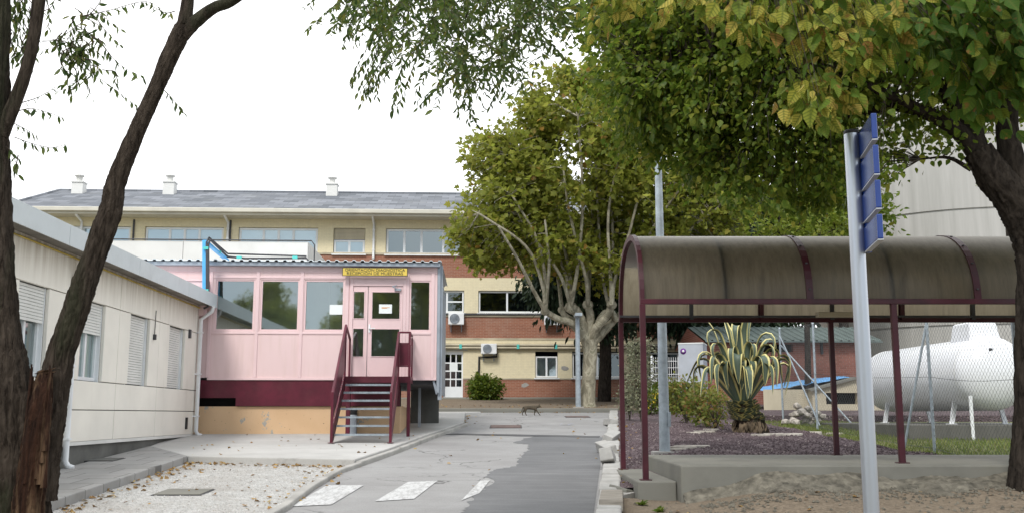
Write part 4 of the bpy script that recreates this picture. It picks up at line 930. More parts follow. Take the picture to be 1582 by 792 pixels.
def aircon(u0, u1, v0, v1, label, b=BB):
    x0, x1, za, zb = A(u0, v0, b)[0], A(u1, v0, b)[0], A(u0, v1, b)[1], A(u0, v0, b)[1]
    t = thing('air_conditioner', label, 'air conditioner', ((x0 + x1) / 2, b - .2, za), PHI, 'air conditioning units on the brick building')
    m = MB(); m.box(x0, x1, b - .42, b - .12, za + .04, zb); m.build('casing', 'white_paint', t, bevel=.02)
    c = (x0 + (x1 - x0) * .40, b - .424, (za + zb) / 2 + .02); r = (zb - za) * .40
    m = MB(); m.lathe([(r, 0), (r, -.02), (r * .92, -.02), (r * .92, 0)], c, 24, 'y'); 
    for q in (.25, .45, .65, .8): m.lathe([(r * q, -.008), (r * q + .008, -.012), (r * q + .016, -.008)], c, 20, 'y')
    for k in range(6): a = k * math.pi / 3; m.bar((c[0], c[1] - .012, c[2]), (c[0] + r * .92 * math.cos(a), c[1] - .012, c[2] + r * .92 * math.sin(a)), .012)
    m.build('fan_grille', 'grey_trim', t)
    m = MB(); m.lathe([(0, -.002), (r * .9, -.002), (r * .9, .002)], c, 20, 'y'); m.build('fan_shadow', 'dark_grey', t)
    m = MB(); 
    for xx in (x0 + .12, x1 - .12): m.bar((xx, b - .40, za + .02), (xx, b - .0, za + .02), .035); m.bar((xx, b - .05, za + .02), (xx, b - .02, za - .28), .035)
    m.build('bracket', 'grey_trim', t)
    return t
aircon(693, 717, 484, 503, 'white air conditioner under the small middle storey window nearest the pink building')
t = aircon(743, 767, 531, 548, 'lowest white air conditioner, above the green bush on the cream wall')
aircon(840, 864, 486.5, 503.5, 'white air conditioner half behind the plane tree branches')
m = MB(); m.tube([(ba(767), BB - .2, bz(545)), (ba(768), BB - .1, bz(550)), (ba(752), BB - .06, bz(551)), (ba(740.5), BB - .06, bz(550)), (ba(740), BB - .06, bz(583))], .045, 6); m.build('refrigerant_pipe', 'black', t)
#PART3
# ------------------------------------------------------------------ covered walkway
YF, YB = 12.5, 15.0; YM = (YF + YB) / 2
XA = 1.62; zE = W(993, 465, YF)[2]; zB = zE; zTop = W(975, 369.5, YM)[2]; zS = 1.02; zStep = W(993, 741, YF)[2]
XE = 10.0
mb = MB(); mb.box(1.97, XE, 12.02, 15.15, .3, zS); structure(mb.build('walkway_slab', 'slab', bevel=.02))
mb = MB(); mb.box(1.50, 1.964, 12.32, 15.1, .3, zStep); structure(mb.build('step', 'slab', bevel=.02))
# rough footing spilling from under the slab
mb = MB(); nx, ny = 190, 14
for j in range(ny + 1):
    for i in range(nx + 1):
        t = j / ny; x = 1.99 + (XE - 1.99) * i / nx; q_ = min(1, max(.05, (x - 1.95) / .9)); L = q_ * .45 + .17 + .14 * math.sin(x * 1.7) + .10 * math.sin(x * 4.1 + 1); y = 12.015 - L * t
        top_z = zS - .115 - (1 - q_) * .2 + .03 * math.sin(x * 2.3) + .025 * math.sin(x * 6.7)
        z = top_z + (yard_z(x, y) - .03 - top_z) * t ** .8
        mb.v.append((x + random.uniform(-.01, .01), y, z + (random.uniform(-.018, .03) if 0 < j < ny else 0)))
for j in range(ny):
    for i in range(nx): a = j * (nx + 1) + i; mb.f.append([a, a + nx + 1, a + nx + 2, a + 1]); mb.sm.append(True)
structure(mb.build('footing', 'rough_conc'))
cw = thing('walkway_canopy', 'long barrel vaulted walkway canopy of smoked plastic on maroon steel posts', 'canopy', (XA, YM, zStep), 0)
def arc(n=20, r=1.0, dz=0):
    out = []
    for i in range(n + 1):
        t = math.pi * i / n; c, s_ = math.cos(t), math.sin(t)
        out.append((YM - (YB - YF) / 2 * r * math.copysign(abs(c) ** .86, c), zE + dz + (zTop - zE) * (abs(s_) ** .86) * r))
    return out
ribs = [1.62 + 1.045 * k for k in range(8)]
def vault(x0, x1, r=1.0, name='roof_sheet'):
    m = MB(); pr = arc(28, r); n0 = 0
    for x in (x0, x1):
        for y, z in pr: m.v.append((x, y, z))
    k = len(pr)
    for i in range(k - 1): m.f.append([i, k + i, k + i + 1, i + 1]); m.sm.append(True)
    return m.build(name, 'canopy', cw)
for a, b in ((0, 2), (2, 4), (4, 6), (6, 7)): vault(ribs[a] + .012, ribs[b] - .012)
vault(ribs[7] + .012, XE)
def rib(x, w, r0, r1, mat, name):
    m = MB(); o, i_ = arc(28, r1), arc(28, r0); k = len(o)
    for xx in (x - w / 2, x + w / 2):
        for y, z in o: m.v.append((xx, y, z))
        for y, z in i_: m.v.append((xx, y, z))
    for j in range(k - 1):
        m.f += [[j, 2 * k + j, 2 * k + j + 1, j + 1], [k + j + 1, 3 * k + j + 1, 3 * k + j, k + j], [k + j, j, j + 1, k + j + 1], [2 * k + j, 3 * k + j, 3 * k + j + 1, 2 * k + j + 1]]; m.sm += [False] * 4
    return m.build(name, mat, cw)
rib(1.62, .055, .945, 1.02, 'maroon', 'end_arch')
for k in (1, 3, 5): rib(ribs[k], .05, .94, .992, 'dark_grey', 'inner_rib')
for k in (2, 4, 6, 7):
    rib(ribs[k], .05, .94, .992, 'maroon', 'inner_rib')
for k in (2, 4, 6):
    st_ = rib(ribs[k], .085, .998, 1.012, 'maroon', 'strap')
    m = MB(); pr = arc(28, 1.013)
    for j in range(1, 28, 3): m.box(ribs[k] - .012, ribs[k] + .012, pr[j][0] - .012, pr[j][0] + .012, pr[j][1] - .01, pr[j][1] + .008)
    m.build('bolts', 'dark_grey', st_)
for y, nm in ((YF, 'front_beam'), (YB, 'rear_beam')):
    m = MB(); m.box(XA - .03, XE, y - .035, y + .035, zE - .035, zE + .03); m.build(nm, 'maroon', cw, bevel=.005)
m = MB(); m.box(XA - .02, XE, YB - .10, YB - .04, zE + .03, zE + .06); m.build('rain_channel', 'dark_grey', cw)
for x in (1.62, 4.74, 7.86):
    zb = zStep if x < 2 else zS
    for y in (YF, YB):
        m = MB(); m.box(x - .035, x + .035, y - .035, y + .035, zb, zE - .036); m.box(x - .07, x + .07, y - .07, y + .07, zb, zb + .012); m.build('post', 'maroon', cw, bevel=.005)
m = MB(); p, q = W(1262, 484, 14.8), W(1335, 484, 14.8); m.box(p[0], q[0], 14.72, 14.88, p[2] - .05, p[2] + .02); m.build('strip_light', 'cream_low', cw, bevel=.01)

# loose kerb blocks beside the kerb
def block(u, v, L, w, h, rz, tilt, label, mat='kerb', lift=.0):
    x, y, z = G(u, v, .0); m = MB(); m.box(-w / 2, w / 2, -L / 2, L / 2, 0, h)
    for i, q in enumerate(m.v): m.v[i] = tuple(c + random.uniform(-.012, .012) for c in q)
    o = m.build('kerb_block', mat, base=(0, 0, 0), bevel=.015); o.location = (x, y, bed_z(x, y) - .02 + lift); o.rotation_euler = (tilt[0], tilt[1], R(rz)); return tag(o, label, 'kerb stone', 'loose blocks beside the kerb')
block(943, 658, 1.2, .20, .17, 3, (0, R(8)), 'farthest of the loose pale blocks along the gravel bed')
block(942, 684, .6, .21, .20, -18, (R(10), R(20)), 'short tilted pale block, second farthest beside the kerb')
block(938.5, 702, 1.0, .20, .19, 4, (R(4), R(-14)), 'pale block leaning toward the kerb, third from the far end')
block(941, 722, .62, .21, .20, -8, (R(-16), R(-12)), 'nearest of the tipped pale blocks, just left of the canopy posts')
x, y, z = G(945, 779); m = MB(); m.box(-.13, .13, -.75, .75, 0, .13); o = m.build('timber_edging', 'wood_grey', bevel=.01); o.location = (x, y, z - .01); o.rotation_euler = (0, 0, R(-6)); tag(o, 'weathered grey timber lying beside the kerb in the dirt', 'timber')
x, y, z = G(957, 764); m = MB(); m.box(-.06, .06, -.16, .16, 0, .10); o = m.build('broken_block', 'slab', bevel=.012); o.location = (x, y, z); o.rotation_euler = (R(8), R(12), R(38)); tag(o, 'small broken concrete chunk lying at the foot of the step', 'concrete chunk')
m = MB(); m.prism([g2(940, 734), g2(953, 728), g2(989, 764), g2(958, 772)][::-1], low, lambda p: gz(p[1]) + .05); structure(m.build('paving_slab', 'concrete'))

# ------------------------------------------------------------------ lamp post in the bed
lx, ly = W(1027, 690, 16.8)[0], 16.8; lz = bed_z(lx, ly)
lp = thing('street_lamp', 'tall galvanised lamp post standing in the purple gravel left of the agave', 'street lamp', (lx, ly, lz), 0)
m = MB(); m.tube([(lx, ly, lz), (lx, ly, lz + 2.2), (lx, ly, lz + 7.2)], [.088, .076, .045], 18); m.build('pole', 'galv', lp)
m = MB(); m.box(lx - .2, lx + .2, ly - .2, ly + .2, lz - .05, lz + .025); m.build('base_plate', 'concrete', lp, bevel=.01)
m = MB(); m.box(lx + .05, lx + .10, ly - .085, ly - .06, lz + .42, lz + .66); m.build('access_door', 'galv', lp, bevel=.005)
m = MB(); m.tube([(lx, ly, lz + 7.15), (lx - .2, ly - .3, lz + 7.5), (lx - .5, ly - .8, lz + 7.6)], .03, 8); m.box(lx - .75, lx - .45, ly - 1.3, ly - .75, lz + 7.55, lz + 7.68); m.build('lamp_head', 'galv', lp, bevel=.01)
# grey post behind the plane tree
px_, py_ = W(893.5, 628, 35.9)[0], 35.9
gp_ = thing('street_lamp', 'thin grey post just left of the plane tree trunk', 'street lamp', (px_, py_, gz(py_) + .12), 0)
m = MB(); m.tube([(px_, py_, gz(py_) + .1), (px_, py_, gz(py_) + 3.3)], [.10, .08], 12); m.build('pole', 'galv', gp_)
m = MB(); m.box(px_ - .18, px_ + .18, py_ - .18, py_ + .18, gz(py_) + .1, gz(py_) + .16); m.build('base_plate', 'concrete', gp_)
m = MB(); m.box(px_ - .12, px_ + .12, py_ - .7, py_ + .1, gz(py_) + 3.3, gz(py_) + 3.4); m.build('lamp_head', 'galv', gp_)

# ------------------------------------------------------------------ direction sign in front
sx_, sy_ = W(1331, 500, 6)[0], 6.0
ds = thing('direction_sign', 'tall silver sign post with four blue blades seen almost edge on', 'sign', (sx_, sy_, gz(6)), 0)
zt6 = W(1316, 205, 6)[2]
m = MB(); m.tube([(sx_, sy_, gz(6) - .1), (sx_, sy_, zt6)], .045, 28); m.build('post', 'alu', ds)
m = MB(); m.lathe([(.0455, -.012), (.047, 0), (.043, .012), (0, .014)], (sx_, sy_, zt6), 24); m.build('post_cap', 'black', ds)
Yo = 5.53; xi, yi = sx_ + .052, sy_ - .01; xo = W(1357, 300, Yo)[0]
for k, (va, vb, vc, vd) in enumerate(((207, 251, 171, 215), (253, 300, 219, 270), (303, 349, 273, 323), (352, 391, 326, 373))):
    zi0, zi1 = W(1331, vb, 6)[2], W(1331, va, 6)[2]
    m = MB(); dv = Vector((xo - xi, Yo - yi, 0)).normalized(); nn = Vector((-dv.y, dv.x, 0)) * .016
    za, zb = W(1357, vd, Yo)[2], W(1357, vc, Yo)[2]; zA, zB_ = (zi0 + za) / 2, (zi1 + zb) / 2
    P = [Vector((xi, yi, 0)), Vector((xo, Yo, 0))]
    c = [P[0] - nn, P[1] - nn, P[1] + nn, P[0] + nn]; m.prism([(q.x, q.y) for q in c], zA + .012, zB_ - .012)
    b = m.build('sign_blade', 'blue_sign', ds, bevel=.006); m = MB(); m.prism([(q.x, q.y) for q in c], zA + .004, zA + .0105); m.build('blade_edge', 'cabinet', b)
m = MB(); dv = Vector((xo - xi, Yo - yi, 0)).normalized(); m.box(xi - .012, xi + .012, yi - .05, yi - .01, W(1331, 392, 6)[2], W(1331, 206, 6)[2]); m.build('blade_rail', 'blue_sign', ds)

# ------------------------------------------------------------------ agave
ax, ay = W(1160, 668, 21.5)[0], 21.5; azz = bed_z(ax, ay)
ag = thing('agave_plant', 'big variegated agave with curling yellow edged leaves on a scaly trunk', 'plant', (ax, ay, azz), 0)
th_ = (668 - 627) / F * 21.5
top_ = (ax - .16, ay, azz + th_ + .05)
m = MB(); m.tube(smooth_path([(ax + .05, ay, azz - .1), (ax, ay, azz + .2), (ax - .1, ay, azz + .4), top_], 4), lerp_r([.30, .31, .27, .22], 4), 14, jit=.08); m.build('trunk', 'bark_dark', ag)
def ribbon(mb, uv, base, azim, th0, th1, L, w, bend=.6, sharp=5.0, roll=0, n=26, fold=.35):
    p = Vector(base); k0 = len(mb.v); out = Vector((math.cos(azim), math.sin(azim), 0)); sd = Vector((-math.sin(azim), math.cos(azim), 0))
    for i in range(n + 1):
        t = i / n; th = th0 + (th1 - th0) / (1 + math.exp(-sharp * 3.2 * (t - bend)))
        d = out * math.sin(th) + Vector((0, 0, 1)) * math.cos(th); nrm = out * -math.cos(th) + Vector((0, 0, 1)) * math.sin(th)
        if i: p = p + d * (L / n)
        ww = w * (0.7 + .5 * min(1, t * 3) - .2 * t) * (1 - t ** 4) ** .8 + .002
        s2 = (sd * math.cos(roll * t) + nrm * math.sin(roll * t))
        for j, q in enumerate((-1, -.55, 0, .55, 1)):
            mb.v.append(tuple(p + s2 * q * ww / 2 + nrm * (abs(q) ** 1.5) * ww * fold * (1 - .6 * t))); uv.append((q, t))
    for i in range(n):
        for j in range(4): a = k0 + i * 5 + j; mb.f.append([a, a + 1, a + 6, a + 5]); mb.sm.append(True)
rs = random.Random(11)
spec = []
# (azimuth deg from +X, start tilt, end tilt, length, width, bend position)
for azd, t0, t1, L, w, bd in [
    (185, 48, 165, 1.85, .17, .62), (200, 40, 150, 1.75, .17, .58), (170, 36, 140, 2.0, .16, .60), (150, 30, 150, 1.95, .16, .66), (215, 30, 160, 1.9, .17, .63),
    (232, 28, 178, 1.75, .20, .60), (250, 22, 185, 1.9, .20, .62), (262, 12, 182, 1.75, .21, .58), (285, 18, 185, 1.7, .20, .60), (300, 26, 170, 1.85, .20, .62), (315, 32, 165, 1.9, .18, .62),
    (335, 42, 172, 1.9, .17, .66), (350, 46, 178, 2.0, .15, .60), (5, 40, 190, 2.15, .14, .64), (20, 34, 160, 2.0, .16, .62), (345, 26, 172, 2.1, .19, .63), (40, 28, 160, 2.0, .17, .64),
    (100, 14, 30, 2.25, .17, .6), (200, 8, 14, 2.3, .16, .7), (280, 5, 16, 2.2, .17, .7), (20, 4, 8, 2.35, .16, .7), (165, 18, 58, 2.45, .10, .75), (340, 14, 190, 2.25, .19, .72), (190, 15, 190, 2.3, .18, .74), (250, 10, 195, 2.3, .19, .76), (60, 20, 150, 2.1, .17, .66), (120, 26, 150, 2.0, .17, .64), (80, 34, 140, 1.8, .17, .6), (225, 38, 168, 1.8, .15, .6), (240, 20, 190, 2.0, .15, .66), (272, 26, 176, 1.7, .16, .55), (292, 10, 188, 2.0, .16, .68), (308, 38, 165, 1.75, .15, .6), (325, 20, 182, 2.1, .15, .66), (205, 22, 186, 2.05, .15, .7), (178, 30, 172, 2.0, .15, .66), (268, 36, 160, 1.5, .15, .6), (10, 22, 186, 2.2, .15, .7)]:
    mb = MB(); uv = []; a = R(azd + rs.uniform(-4, 4)); k = .10
    ribbon(mb, uv, (top_[0] + math.cos(a) * k, top_[1] + math.sin(a) * k, top_[2] - .08), a, R(t0 * .86), R(min(t1 + 14, 196)), L * .98, w * 1.2, min(bd + .045, .8), rs.uniform(7.5, 11), rs.uniform(-.5, .5))
    mb.build('leaf', 'agave', ag, uv=uv)
mb = MB(); uv = []; mb2 = MB(); uv2 = []
for k in range(210):
    t = rs.random(); z = azz + .02 + (th_ + .02) * t; f_ = z - azz; cxx = ax + .03 - .2 * (f_ / th_); a = rs.uniform(0, 6.28); rr = .30 - .07 * t
    if t > .34: ribbon(mb, uv, (cxx + math.cos(a) * rr * .85, ay + math.sin(a) * rr * .85, z), a, R(70 + 25 * rs.random()), R(55), .19, .19, .5, 4, 0, 4, .1)
    else: ribbon(mb2, uv2, (cxx + math.cos(a) * rr * .8, ay + math.sin(a) * rr * .8, z + .05), a, R(80 + 30 * rs.random()), R(170), .24, .11, .4, 4, rs.uniform(-1, 1), 6, .2)
mb.build('leaf_stubs', 'agave', ag, uv=uv); mb2.build('dead_leaves', 'dead_agave', ag)

# ------------------------------------------------------------------ bushes and small plants
def bush(name, label, cat, c, r, ncl, per, size, prof, mat, spread=.12, group=None, stem='twig', stems=6, tw=.006, rooted=None):
    zb = rooted if rooted is not None else c[2] - r[2]
    t = thing(name, label, cat, (c[0], c[1], zb), 0, group)
    m = MB(); sk = [np.array((c[0] + random.uniform(-.1, .1) * r[0], c[1], zb)) for _ in range(2)]
    for i in range(stems):
        e = np.array(c) + np.array([random.uniform(-.6, .6) * r[0], random.uniform(-.6, .6) * r[1], random.uniform(-.3, .5) * r[2]])
        pth = smooth_path([sk[0], (sk[0] + e) / 2 + np.array([0, 0, .1 * r[2]]), e], 4); m.tube(pth, lerp_r([tw * 3, tw * 2, tw], 4), 5); sk += list(pth[2:])
    cl = in_ell(c, r, ncl, .35); cl[:, 2] = np.maximum(cl[:, 2], zb + .06)
    P, D = sprout(m, sk, cl, per, spread, tw, .05); m.build('stems', stem, t)
    leaves('foliage', P, D, upish(len(P), .8), RNG.uniform(.6, 1.25, len(P)) * size, prof, mat, t); return t
c = W(751, 603, 44.0); bush('bush', 'round bright green bush against the brick wall near the white door', 'bush', (c[0], c[1], c[2] + .05), (.78, .6, .68), 260, 14, .13, OVAL, 'leaf_bush', .10, rooted=gz(44) + .1)
c = W(1090, 622, 24.5); bush('rose_bush', 'rose bush with reddish green leaves left of the agave trunk', 'bush', c, (.5, .5, .55), 70, 13, .10, OVAL, 'leaf_rose', .09, 'rose bushes in the gravel bed', rooted=bed_z(c[0], c[1]))
c = W(1060, 615, 26.5); bush('rose_bush', 'rose bush with yellow green leaves just right of the lamp post', 'bush', c, (.6, .5, .55), 70, 13, .10, OVAL, 'leaf_rose', .09, 'rose bushes in the gravel bed', rooted=bed_z(c[0], c[1]))
c = W(1105, 632, 23.2); bush('rose_bush', 'low rose bush with dark stems touching the agave trunk', 'bush', c, (.35, .3, .4), 32, 12, .09, OVAL, 'leaf_rose', .08, 'rose bushes in the gravel bed', rooted=bed_z(c[0], c[1]), stems=9)
c = W(988, 575, 27.5); bush('silvery_shrub', 'tall thin silvery shrub behind the canopy end posts', 'shrub', c, (.38, .35, 1.15), 130, 13, .075, OVAL, 'leaf_silver', .10, rooted=bed_z(c[0], c[1]), stems=10)
c = W(972, 612, 28.5); bush('silvery_shrub', 'low grey green shrub behind the left canopy post', 'shrub', c, (.35, .35, .5), 60, 12, .075, OVAL, 'leaf_silver', .09, rooted=bed_z(c[0], c[1]), stems=6)
c = W(1008, 622, 31.0); t = bush('flower_clump', 'low clump of yellow flowers behind the lamp post', 'flowers', (c[0], c[1], c[2] + .1), (.45, .3, .25), 40, 10, .09, OVAL, 'leaf_bush', .07, rooted=bed_z(c[0], c[1]))
cl = in_ell((c[0], c[1] - .1, c[2] + .1), (.42, .25, .22), 110); leaves('blossom', cl, RNG.normal(0, 1, (110, 3)), upish(110), .07, KITE, 'petal', t)
p0, p1 = W(1000, 597, 32.5), W(1075, 597, 32.5); t = thing('hedge', 'low clipped green hedge in front of the white wire fence', 'hedge', ((p0[0] + p1[0]) / 2, 32.5, bed_z(p0[0], 32.5)), 0)
n = 2600; P = np.stack([RNG.uniform(p0[0] - .3, p1[0] + .2, n), RNG.uniform(32.2, 32.9, n), bed_z(p0[0], 32.5) + RNG.uniform(.05, 1.0, n)], 1); leaves('foliage', P, RNG.normal(0, 1, (n, 3)), upish(n, 1), RNG.uniform(.07, .12, n), OVAL, 'leaf_bush', t)
m = MB()
for k in range(14): x = p0[0] - .2 + (p1[0] - p0[0] + .3) * k / 13; m.tube([(x, 32.55, bed_z(x, 32.5) - .05), (x + .05, 32.5, bed_z(x, 32.5) + .7)], [.02, .008], 5)
m.build('stems', 'twig', t)

# ------------------------------------------------------------------ fences
fx = lambda y: 7.8 + (29.2 - y) * -.004
ff = thing('chain_link_fence', 'galvanised chain link fence with braced posts in front of the white tank', 'fence', (7.8, 22, gz(22)), 0)
fh = 2.62
posts = [(W(1210, 650, 29.2)[0], 29.2), (W(1263, 660, 25.5)[0], 25.5), (W(1444, 697, 18.8)[0], 18.8), (7.75, 15.6), (7.72, 12.0)]
for x, y in posts:
    m = MB(); z = gz(y) - .05; m.tube([(x, y, z), (x, y, z + fh + .08)], .028, 10); m.lathe([(.032, -.02), (.03, .03), (0, .04)], (x, y, z + fh + .09), 10); m.build('post', 'galv', ff)
for (x, y), (dx, dy), hh in ((posts[0], (.35, -2.3), 2.45), (posts[0], (1.55, -1.2), 2.2), (posts[2], (-.45, .3), 2.4), ):
    m = MB(); m.tube([(x, y, gz(y) + hh), (x + dx, y + dy, gz(y + dy) + .02)], .024, 8); m.build('brace', 'galv', ff)
m = MB(); wr = .0022
for (xa, ya), (xb, yb) in zip(posts[:-1], posts[1:]):
    L = ya - yb; cell = .115; k = int((L + fh) / cell)
    def pt(s, h): t = s / L; y = ya - L * t; return (xa + (xb - xa) * t, y, gz(y) + .04 + h)
    for i in range(-int(fh / cell) - 1, k):
        s0 = i * cell
        for sg_ in (1, -1):
            h0, h1 = 0.0, fh
            def at(h): return s0 + (h if sg_ == 1 else fh - h)
            lo_, hi_ = 0.0, fh
            if sg_ == 1: lo_ = max(0, -s0); hi_ = min(fh, L - s0)
            else: hi_ = min(fh, fh + s0); lo_ = max(0, s0 + fh - L)
            if hi_ - lo_ < .03: continue
            m.tube([pt(at(lo_), lo_), pt(at(hi_), hi_)], wr, 3, False)
    for h in (.05, 1.35, fh - .02):
        m.tube([pt(L * q / 6, h - .05 * math.sin(math.pi * q / 6)) for q in range(7)], .005, 4, False)
m.build('wire_mesh', 'wire', ff)
p0, p1 = W(1007, 585, 34.2), W(1050, 585, 34.2)
wf = thing('wire_panel_fence', 'white welded wire fence panel behind the lamp post', 'fence', (p0[0], 34.2, gz(34)), 0)
zz0, zz1 = gz(34.2) + .1, W(1007, 551, 34.2)[2]
for x in (p0[0], (p0[0] + p1[0]) / 2, p1[0]): m = MB(); m.box(x - .03, x + .03, 34.17, 34.23, zz0 - .1, zz1 + .05); m.build('post', 'white_paint', wf)
m = MB(); x = p0[0] + .06
while x < p1[0]: m.box(x, x + .014, 34.19, 34.204, zz0, zz1); x += .075
z = zz0 + .1
while z < zz1: m.box(p0[0], p1[0], 34.205, 34.22, z, z + .018); z += .22
m.build('wire_panel', 'white_paint', wf)
def TL(p): # world -> cabinet frame
    c_, s_ = math.cos(R(-18)), math.sin(R(-18)); return (p[0] * c_ + p[1] * s_, -p[0] * s_ + p[1] * c_, p[2])
t = thing('equipment_cabinet', 'white equipment cabinet with small round purple logo behind the agave', 'cabinet', TL((W(1072, 585, 32.8)[0], 33, gz(33))), R(-18))
a0 = TL(W(1049, 585, 33.0)); a1 = TL(W(1089, 585, 33.0)); zt = W(1060, 531, 33)[2]; zb = gz(33) - .1
m = MB(); m.box(a0[0], a1[0], a0[1], a0[1] + 1.0, zb, zt); m.build('casing', 'cabinet', t, bevel=.015)
m = MB(); m.lathe([(.095, 0), (.095, -.01), (0, -.01)], (a0[0] + .16, a0[1] - .001, W(1060, 542, 33)[2]), 20, 'y'); m.build('logo', 'purple', t)
m = MB(); m.lathe([(.04, -.012), (.04, -.016), (.0, -.016)], (a0[0] + .16, a0[1] - .001, W(1060, 542, 33)[2]), 16, 'y'); m.build('logo_ring', 'shutter', t)
m = MB(); m.box(a0[0] - .01, a1[0] + .01, a0[1] - .012, a0[1] + 1.02, zt + .002, zt + .04); m.box(a0[0] + .04, a1[0] - .04, a0[1] - .008, a0[1] - .001, zb + .3, zb + .33); m.build('lid', 'shutter', t)

# ------------------------------------------------------------------ gas tank
TB0, TB1 = 22.0, 27.3; ta_ = 11.57; tr_ = .82
tz = W(1545, 516, 22)[2] - tr_
gt = thing('gas_tank', 'large white cylindrical gas tank on legs behind the chain link fence', 'gas tank', (ta_, 24, gz(23) + .33), PHI)
m = MB(); dome = [(tr_ * math.sin(t), -.48 * math.cos(t)) for t in np.linspace(0, math.pi / 2, 12)]
prof_ = [(r, TB0 + h) for r, h in dome] + [(r, TB1 - h) for r, h in dome[::-1]]
m.lathe([(r, b - 24) for r, b in prof_], (ta_, 24, tz), 48, 'y'); m.build('vessel', 'tank', gt)
for b in (TB0 + .02, (TB0 + TB1) / 2, TB1 - .02): m = MB(); m.lathe([(tr_ + .0015, -.012), (tr_ + .004, -.006), (tr_ + .004, .006), (tr_ + .0015, .012)], (ta_, b, tz), 48, 'y'); m.build('weld_seam', 'shutter', gt)
hb0, hb1, hw = 22.1, 23.1, .36
m = MB(); zt = tz + tr_ - .1
n0 = len(m.v)
for z, f_ in ((zt, 1), (zt + .40, .86), (zt + .45, .74)):
    for x, y in ((-1, 0), (1, 0), (1, 1), (-1, 1)): m.v.append((ta_ + x * hw * f_, (hb0 + hb1) / 2 + (y - .5) * (hb1 - hb0) * f_, z))
for k in range(2):
    for i in range(4): a = k * 4 + i; b = k * 4 + (i + 1) % 4; m.f.append([a, b, b + 4, a + 4]); m.sm.append(False)
m.f.append([8, 9, 10, 11]); m.sm.append(False); m.build('valve_hood', 'tank', gt, bevel=.05)
zp = gz(22.1) + .33
for b in (22.7, 26.4):
    for sgn in (-1, 1):
        m = MB(); m.bar((ta_ + sgn * .5, b, tz - .55), (ta_ + sgn * .62, b, zp), .10, .05, (0, 1, 0)); m.box(ta_ + sgn * .62 - .1, ta_ + sgn * .62 + .1, b - .08, b + .08, zp, zp + .015); m.build('leg', 'white_paint', gt)
m = MB(); m.bar((ta_ - .7, 21.6, zp - .35), (ta_ - .7, 21.6, zp + .62), .07, .03, (0, 1, 0)); m.build('earthing_strip', 'white_paint', gt)
m = MB(); m.box(ta_ - .2, ta_ - .12, TB0 - .38, TB0 - .36, tz + .45, tz + .53); m.build('tank_plate', 'dark_grey', gt)
mb = MB(); mb.box(ta_ - 2.1, ta_ + 3, 21.6, 27.9, gz(21) - .3, zp); structure(mb.build('tank_plinth', 'stained_conc', base=(ta_, 24, zp), rot=PHI, bevel=.02))
mb = MB(); mb.prism([(6, 29.2), (30, 29.2), (30, 40), (6, 40)], low, lambda p: gz(p[1]) + .18); structure(mb.build('rubble_ground', 'gravel_purple'))
# ------------------------------------------------------------------ outbuildings and tower
BO = 37.0
ob = thing('brick_outbuilding', 'red brick outbuilding with green sheet metal roof behind the agave', 'building', (A(1220, 560, BO)[0], BO, gz(BO)), PHI)
oa = lambda u, v=560: A(u, v, BO)[0]; oz = lambda v, u=1200: A(u, v, BO)[1]
x0, x1 = oa(1098), oa(1345); hs = [(oa(1180), oa(1226), oz(543), oz(531))]
m = MB(); m.wall(x0, x1, 1.5, oz(527), BO, hs, .3); m.quad((x0, BO + 5, 1.5), (x0, BO, 1.5), (x0, BO, oz(527)), (x0, BO + 5, oz(527))); m.quad((x1, BO, 1.5), (x1, BO + 5, 1.5), (x1, BO + 5, oz(527)), (x1, BO, oz(527))); m.build('wall', 'brick2', ob)
m = MB(); m.quad((hs[0][0], BO + .25, hs[0][2]), (hs[0][1], BO + .25, hs[0][2]), (hs[0][1], BO + .25, hs[0][3]), (hs[0][0], BO + .25, hs[0][3])); m.build('vent_opening', 'void', ob)
m = MB(); xx = x0 - .25; zr0, zr1 = oz(527) + .05, oz(510) + .35
while xx < x1 + .2:
    for a, b, h0, h1 in ((0, .2, 0, 0), (.2, .23, 0, .04), (.23, .27, .04, .04), (.27, .3, .04, 0)):
        m.quad((xx + a, BO - .35, zr0 + h0 - .05), (xx + b, BO - .35, zr0 + h1 - .05), (xx + b, BO + 2.6, zr1 + h1), (xx + a, BO + 2.6, zr1 + h0))
    m.quad((xx, BO - .35, zr0 - .10), (xx + .3, BO - .35, zr0 - .10), (xx + .3, BO - .35, zr0 - .05), (xx, BO - .35, zr0 - .05)); xx += .3
m.quad((x0 - .25, BO + 2.6, zr1), (x1 + .2, BO + 2.6, zr1), (x1 + .2, BO + 5.3, zr0), (x0 - .25, BO + 5.3, zr0)); m.build('roof', 'green_roof', ob)
m = MB(); m.poly([(x0 - .26, BO - .3, zr0 - .1), (x0 - .26, BO + 2.6, zr1 - .05), (x0 - .26, BO + 5.2, zr0 - .1)]); m.build('gable', 'brick2', ob)
mb = MB(); mb.box(oa(1270) - .04, oa(1270) + .04, BO - .08, BO, oz(546), oz(526)); mb.build('wall_lamp', 'dark_grey', ob)
BC = 32.0
cb_ = thing('cream_shed', 'low cream walled shed with sloping grey roof and two black openings behind the fence', 'shed', (A(1300, 640, BC)[0], BC, gz(BC)), PHI)
ca = lambda u, v=610: A(u, v, BC)[0]; cz_ = lambda v, u=1300: A(u, v, BC)[1]
x0, xm, x1 = ca(1185), ca(1255), ca(1440)
zl0, zr_ = cz_(599), cz_(581)
hs = [(ca(1276), ca(1325), cz_(623.5), cz_(606)), (ca(1350), ca(1400), cz_(623.5), cz_(606))]
